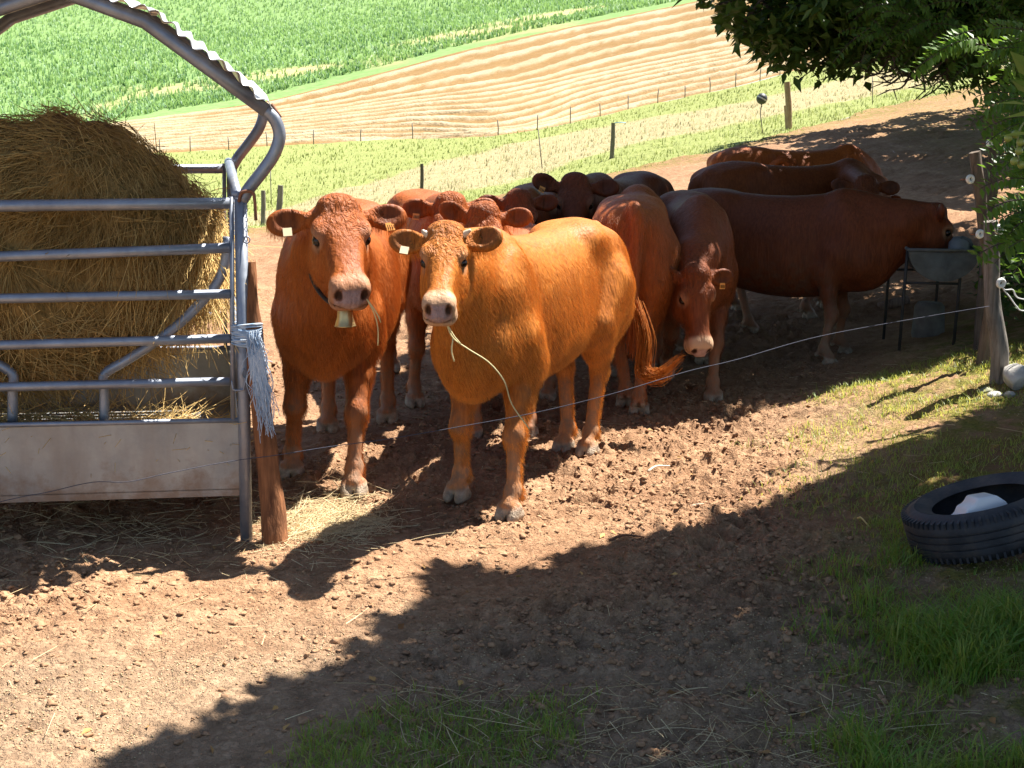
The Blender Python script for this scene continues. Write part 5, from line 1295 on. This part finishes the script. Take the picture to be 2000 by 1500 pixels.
# ------------------------------------------------------------------ grass, straw, clods, stones on the ground
n = 300000; gx_ = rng.uniform(-1.7, 4.2, n); gy_ = rng.uniform(3.3, 9.0, n)
cl = fbm(gx_ * 2.2, gy_ * 2.2, 3, 211); w = sstep(-.25, .7, gx_ - bank_x0(gy_) - goff(gy_) + (cl - .5) * 1.4) * np.interp(gy_, [3.3, 5, 6, 9], [1, .7, .4, .25]) * sstep(.26, .5, cl)
w = np.maximum(w, sstep(4.05, 3.75, gy_ + .25 * (cl - .5)) * sstep(-1.1, -.8, gx_) * sstep(.40, .56, cl) * .8)
lush = sstep(.3, 1.0, gx_ - .35 * (gy_ - 3.4)) * sstep(5.4, 4.5, gy_) * sstep(.40, .60, cl)
k = rng.uniform(0, 1, n) < w * 1.0; gx_, gy_, lush, cl = gx_[k], gy_[k], lush[k], cl[k]; n = len(gx_)
hg = rng.uniform(.022, .06, n) * (1 + 1.9 * lush) * (.6 + cl)
GRM = leaf_mat('short_grass_blade', (0.085, 0.27, 0.028), (0.42, 0.42, 0.12), .5)
var = np.clip(rng.normal(.30, .16, n) + .35 * (rng.uniform(0, 1, n) < .16) - .10 * lush + .25 * sstep(5, 6.5, gy_), 0, 1)
go = blade_obj('grass', GRM, base=np.stack([gx_, gy_, gzr(gx_, gy_) - .006], 1), hgt=hg, wid=rng.uniform(.0025, .0055, n) * (1 + .5 * lush), lean=hg * rng.uniform(.1, 1.2, n), azim=rng.uniform(0, 6.28, n), var=var, seg=3, curl=.8)
tag(go, 'short green grass growing in tufts on the shaded bank', 'grass', kind='stuff')
# straw litter
def lay(xs, ys, ln, r0, var, tilt=.12, lift=.006):
    n = len(xs); a = rng.uniform(0, 6.28, n); d = np.stack([np.cos(a), np.sin(a), rng.normal(0, tilt, n)], 1); d /= np.linalg.norm(d, axis=1, keepdims=True)
    return stalks(np.stack([xs, ys, gzr(xs, ys) + lift], 1), d, ln, r0, np.stack([rng.normal(0, .25, n), rng.normal(0, .25, n), np.zeros(n) - .03], 1), var)
n = 1500; xs = rng.uniform(-3.2, 3.5, n); ys = rng.uniform(3.3, 9.5, n) 
p_ = sstep(.45, .65, fbm(xs * 1.1, ys * 1.1, 3, 221)) * .8 + .2; k = rng.uniform(0, 1, n) < p_; xs, ys = xs[k], ys[k]; n = len(xs)
A = [lay(xs, ys, rng.uniform(.03, .16, n), rng.uniform(.001, .0022, n), rng.uniform(0, 1, n), .10)]
hc = ground(640, 1020); n = 2600; q = rng.normal(0, 1, (n, 2)); xs, ys = hc.x + q[:, 0] * .15, hc.y + q[:, 1] * .22
A.append(lay(xs, ys, rng.uniform(.04, .16, n), rng.uniform(.0009, .002, n), rng.uniform(.25, 1, n), .22, .012))
hc = ground(250, 1075); n = 420; q = rng.normal(0, 1, (n, 2)); xs, ys = hc.x + q[:, 0] * .55, hc.y + .15 + q[:, 1] * .30
A.append(lay(xs, ys, rng.uniform(.05, .22, n), rng.uniform(.001, .0022, n), rng.uniform(.1, .9, n), .25, .012))
hc = ground(1400, 1450); n = 380; xs, ys = rng.uniform(-.4, 1.3, n), rng.uniform(3.4, 4.0, n)
A.append(lay(xs, ys, rng.uniform(.05, .20, n), rng.uniform(.0009, .002, n), rng.uniform(.1, .9, n), .22, .012))
off = np.cumsum([0] + [len(a[0]) for a in A[:-1]])
st = link('straw_litter', mesh_np('straw_litter', np.concatenate([a[0] for a in A]), np.concatenate([a[1] + o for a, o in zip(A, off)]), None, True, [STRAW], dict(var=np.concatenate([a[2] for a in A]))))
tag(st, 'dry straw stalks scattered over the trampled mud', 'straw', kind='stuff')
# clods: small faceted lumps
bm = bmesh.new(); bmesh.ops.create_icosphere(bm, subdivisions=2, radius=1); iv = np.array([v.co[:] for v in bm.verts]); it = np.array([[v.index for v in f.verts] for f in bm.faces]); bm.free()
n = 30000; xs = rng.uniform(-3.6, 3.4, n * 2); ys = 3.4 + 6.8 * rng.uniform(0, 1, n * 2) ** 1.2
p_ = (sstep(.38, .62, fbm(xs * .9, ys * .9, 3, 31)) + .25) * (1 - sstep(-.2, .6, xs - bank_x0(ys))) * (.4 + .6 * sstep(3.6, 4.8, ys)); k = rng.uniform(0, 1, n * 2) < p_; xs, ys = xs[k][:n], ys[k][:n]; n = len(xs)
rad = .003 + .010 * rng.uniform(0, 1, n) ** 3.0 + .010 * (rng.uniform(0, 1, n) < .02)
an = rng.uniform(0, 6.28, n); V = iv[None] * (1 + .8 * (vnoise(iv[None, :, 0] * 2.3 + an[:, None] * 9, iv[None, :, 1] * 2.3 + iv[None, :, 2] * 3.1 + an[:, None] * 5, 9) - .5)[..., None] * 1.6)
V = V * (rad[:, None, None] * np.stack([rng.uniform(.8, 1.5, n), rng.uniform(.7, 1.3, n), rng.uniform(.35, .8, n)], 1)[:, None, :])
c_, s_ = np.cos(an)[:, None], np.sin(an)[:, None]; V = np.stack([V[..., 0] * c_ - V[..., 1] * s_, V[..., 0] * s_ + V[..., 1] * c_, V[..., 2]], -1) + np.stack([xs, ys, gzr(xs, ys) + rad * .25], 1)[:, None, :]
T = (np.arange(n)[:, None, None] * len(iv) + it[None]).reshape(-1, 3)
cm = NT('mud_clod', rough=.95, spec=.1); cm.set(base=cm.ramp(cm.noise(30, 3), [(.3, (0.20, 0.112, 0.062)), (.7, (0.42, 0.255, 0.148))])); cm.bump(cm.noise(160, 2), .6, .004)
V += 0
co = link('mud_clods', mesh_np('mud_clods', V.reshape(-1, 3), None, T, True, [cm.m])); tag(co, 'crumbly brown mud clods strewn over the yard', 'mud', kind='stuff')
# fallen leaves
n = 130; xs = rng.uniform(-1.6, 3.4, n); ys = rng.uniform(3.5, 8.5, n)
V, T, va = leaves_cloud(np.stack([xs, ys, gzr(xs, ys) + .012], 1), rng.uniform(0, 6.28, n), rng.normal(0, .25, n), rng.uniform(.025, .055, n), rng.uniform(.016, .03, n), rng.uniform(0, 1, n))
fl_ = link('fallen_leaves', mesh_np('fallen_leaves', V, None, T, False, [hay_mat('dry_leaf', (0.20, 0.085, 0.03), (0.50, 0.30, 0.10))], dict(var=va))); tag(fl_, 'curled dry brown leaves dropped on the mud', 'leaves', kind='stuff')
# spilt grain: tiny kernels
n = 60000; xs = rng.uniform(-2.2, 3.6, n); ys = 3.3 + 5 * rng.uniform(0, 1, n) ** 1.5
pn = fbm(xs * 2.1, ys * 2.1, 3, 231); k = rng.uniform(0, 1, n) < grain_w(xs, ys) * sstep(.34, .62, pn) * 1.1; xs, ys = xs[k], ys[k]; n = len(xs)
ov = np.array([(1, 0, 0), (-1, 0, 0), (0, .45, 0), (0, -.45, 0), (0, 0, .42), (0, 0, -.42)]); of = np.array([(0, 2, 4), (2, 1, 4), (1, 3, 4), (3, 0, 4), (2, 0, 5), (1, 2, 5), (3, 1, 5), (0, 3, 5)])
an = rng.uniform(0, 6.28, n); sz = rng.uniform(.003, .0065, n); c_, s_ = np.cos(an)[:, None], np.sin(an)[:, None]
V = ov[None] * sz[:, None, None]; V = np.stack([V[..., 0] * c_ - V[..., 1] * s_, V[..., 0] * s_ + V[..., 1] * c_, V[..., 2]], -1) + np.stack([xs, ys, gzr(xs, ys) + .002], 1)[:, None]
go_ = link('spilt_grain', mesh_np('spilt_grain', V.reshape(-1, 3), None, (np.arange(n)[:, None, None] * 6 + of[None]).reshape(-1, 3), True, [hay_mat('grain_kernel', (0.30, 0.20, 0.09), (0.62, 0.50, 0.30))], dict(var=np.repeat(rng.uniform(0, 1, n), 6))))
tag(go_, 'spilt pale grain scattered over the near ground', 'grain', kind='stuff')
# single sticks and scraps one can point to
def stick(label, a, b, r, mat, cat='stick', bow=.02):
    A_, B_ = ground(*a), ground(*b); A_.z += r * 1.2 + .012; B_.z += r * 1.2 + .012; o = MB().tube(spline([A_, A_.lerp(B_, .4) + Vector((0, bow, .012)), B_], 5), [r * (1 - .05 * k) for k in range(11)], 7).build('stick', mat); return tag(o, label, cat)
stick('reddish brown stick lying on sunlit mud at centre right', (1190, 1064), (1258, 1057), .008, RUST)
stick('pale split stalk on the mud right of the golden cow', (1265, 928), (1308, 917), .008, simple('pale_stalk', (.6, .52, .38), .7))
stick('pale stalk lying on the mud behind the tyre shade', (1350, 998), (1406, 1004), .009, simple('grey_stalk', (.42, .33, .24), .8))
stick('small yellow stalk in the shade left of the tyre', (1675, 1020), (1697, 1036), .006, simple('yellow_stalk', (.55, .42, .16), .7))
# ------------------------------------------------------------------ the herd
def G(u, v): return ground(u, v)
# A: golden heifer in front
A_root, A_hp = make_cow('cow', 'bright golden heifer in front with short horns and a straw in its mouth', 'golden', (0.13, 6.74), -114.5, 1.02, .0095,
    fur=130000, poll=at(873, 476, 5.72), muzzle=at(858, 602, 5.34), feet=[G(1000, 1014), G(898, 975), G(1150, 890), G(1104, 884)], head_scale=.93, hw=.84, palek=.85, horn=True, tags=(None, 'pale'), seed=2, fat=.92,
    ears=((-.16, .95, .22), (-.10, .98, .12)),
    tail=[(.50, 7.55, 1.36), (.58, 7.75, 1.22), (.66, 7.84, 1.0), at(1238, 610, 7.82)], tailmesh=[at(1244, 590, 7.72), at(1262, 660, 7.62), at(1258, 725, 7.58), at(1290, 732, 7.5), at(1340, 690, 7.42)])
# B: big red cow with bell
B_root, B_hp = make_cow('cow', 'large red brown cow with a bell under its neck, standing left of the golden heifer', 'red', (-1.0, 7.22), -89, 1.08, .0095,
    fur=130000, poll=at(657, 424, 5.98), muzzle=at(684, 574, 5.60), feet=[G(693, 968), G(572, 934), G(757, 826), G(641, 845)], head_scale=.97, tags=('orange', 'pale'), seed=3, palek=.40, hw=1.02, fat=1.12, ears=((-.08, .98, .02), (-.02, .99, -.10)))
make_cow('cow', 'orange brown cow peering over between the bell cow and the golden heifer', 'orange', (-.62, 9.25), -78, 1.06, .014, fur=60000, poll=at(877, 404, 8.1), muzzle=at(890, 510, 7.85), head_scale=1.0, tags=(None, 'orange'), seed=4)
make_cow('cow', 'reddish cow with tousled brow looking out just behind the golden heifer', 'orange', (.0, 8.2), -97, .93, .013, fur=60000, poll=at(948, 422, 7.1), muzzle=at(938, 550, 6.85), head_scale=1.0, seed=5, tags=(None, None), ears=((-.12, .98, .06), (-.3, .9, .30)))
make_cow('cow', 'brown cow with its shaded head bowed, between the tousled cow and the dark one', 'brown', (.18, 10.55), -98, 1.06, .015, poll=at(1010, 394, 9.35), muzzle=at(1022, 490, 9.1), head_scale=1.0, seed=6, tags=(None, None))
make_cow('cow', 'dark brown cow staring at the camera with ears spread, at the back centre', 'dark', (.98, 11.2), -113, 1.10, .015, poll=at(1123, 364, 9.95), muzzle=at(1122, 460, 9.65), head_scale=1.06, seed=7, hw=.95, tags=(None, 'orange'), ears=((-.1, .95, -.02), (-.22, .9, .35)))
make_cow('cow', 'brown cow seen from behind, dappled with light, right of the golden heifer', 'orange', (.90, 9.15), 82, 1.07, .013, fur=60000, poll=(1.05, 10.45, 1.15), muzzle=(1.1, 10.8, .8), feet=[None, None, G(1222, 800), G(1248, 815)], seed=8, tags=(None, None), tail=[(.8, 8.2, 1.44), (.82, 8.12, 1.35), (.80, 8.08, 1.05), (.80, 8.1, .75)])
make_cow('cow', 'brown cow with lowered head and pink muzzle, orange tag in its ear', 'brown', (1.37, 9.55), -92, 1.04, .012, fur=60000, poll=at(1352, 534, 8.32), muzzle=at(1364, 652, 8.18), feet=[G(1392, 786), G(1300, 740), None, None], head_scale=1.0, seed=9, tags=('orange', None), ears=((-.05, .97, -.20), (-.25, .9, .1)))
make_cow('cow', 'big dark cow in profile drinking from the half drum trough', 'dark', (2.20, 10.5), -27, 1.02, .014, deep=.09, fat=1.05, ears=((-.5, .8, -.1), (-.6, .75, -.15)), poll=at(1815, 418, 10.05), muzzle=at(1862, 528, 10.12), feet=[G(1642, 694), G(1612, 716), None, None], head_scale=1.0, seed=10, tags=(None, None), roll=0)
make_cow('cow', 'dark red cow behind the drinking one, facing us with ears held wide', 'brown', (2.75, 12.35), 14, 1.08, .016, poll=at(1690, 362, 11.7), muzzle=at(1688, 450, 11.4), feet=[G(1602, 604), G(1575, 626), G(1436, 612), G(1467, 658)], head_scale=1.0, seed=11, tags=(None, None), ears=((-.1, .97, -.12), (-.1, .97, .10)), tail=[at(1372, 352, 12.1), at(1355, 362, 12.05), at(1350, 400, 12.05), at(1350, 480, 12.05)])
make_cow('cow', 'rear orange cow whose lit back and raised tail show behind the others', 'orange', (3.2, 14.2), 8, 1.06, .016, seed=12, tags=(None, None), poll=(4.35, 14.8, 1.15), muzzle=(4.65, 15.0, .8), tail=[at(1490, 345, 13.9), at(1510, 325, 13.85), at(1530, 312, 13.8), at(1552, 332, 13.75)], tailmesh=[at(1520, 310, 13.8), at(1540, 316, 13.78), at(1552, 330, 13.76), at(1556, 345, 13.74)])
# bell on its strap
BR = simple('worn_brass', (0.55, 0.42, 0.20), .35, .8, .2, 20)
bp = at(674, 620, 5.70); bell = empty('cow_bell', bp); tag(bell, 'small brass bell hanging under the neck of the big red cow', 'bell')
k = .036
MB().lathe([(.0001, .062), (.018, .060), (.026, .045), (.031, .0), (.040, -.030), (.043, -.034), (.038, -.030), (.028, 0), (.0001, .05)], 24, Matrix.Scale(1.2, 4)).build('bell_body', BR, bell)
sp = [at(603, 470, 6.06), at(601, 500, 6.04), at(612, 550, 5.95), at(640, 588, 5.80), at(674, 598, 5.71), at(692, 570, 5.9), at(694, 520, 6.15), at(690, 470, 6.28)]
MB().tube(spline([p - bp for p in sp], 6), .011, 8, True, .5).build('strap', simple('black_strap', (.02, .02, .022), .6), bell)
# stalks in the mouths
SM = simple('green_straw_stalk', (0.62, 0.55, 0.28), .6, var=.15)
def stalk(label, pts, r):
    m = MB(); 
    for P in pts: m.tube(spline([at(*p) for p in P], 6), r, 6)
    o = m.build('straw_stalk', SM); tag(o, label, 'straw')
stalk('long straw hanging from the golden heifer\'s mouth', [[(870, 628, 5.36), (885, 660, 5.36), (915, 682, 5.36), (955, 708, 5.38), (985, 745, 5.40), (1000, 790, 5.43), (1034, 838, 5.46)], [(885, 660, 5.36), (882, 685, 5.36), (887, 706, 5.37)], [(873, 632, 5.355), (886, 655, 5.35), (900, 672, 5.35)]], .0029)
stalk('yellow straw tuft hanging from the bell cow\'s mouth', [[(716, 584, 5.60), (730, 610, 5.58), (738, 640, 5.58), (738, 675, 5.6)], [(716, 584, 5.6), (735, 610, 5.58), (744, 630, 5.58)], [(715, 582, 5.6), (728, 600, 5.58), (742, 622, 5.58)]], .0026)
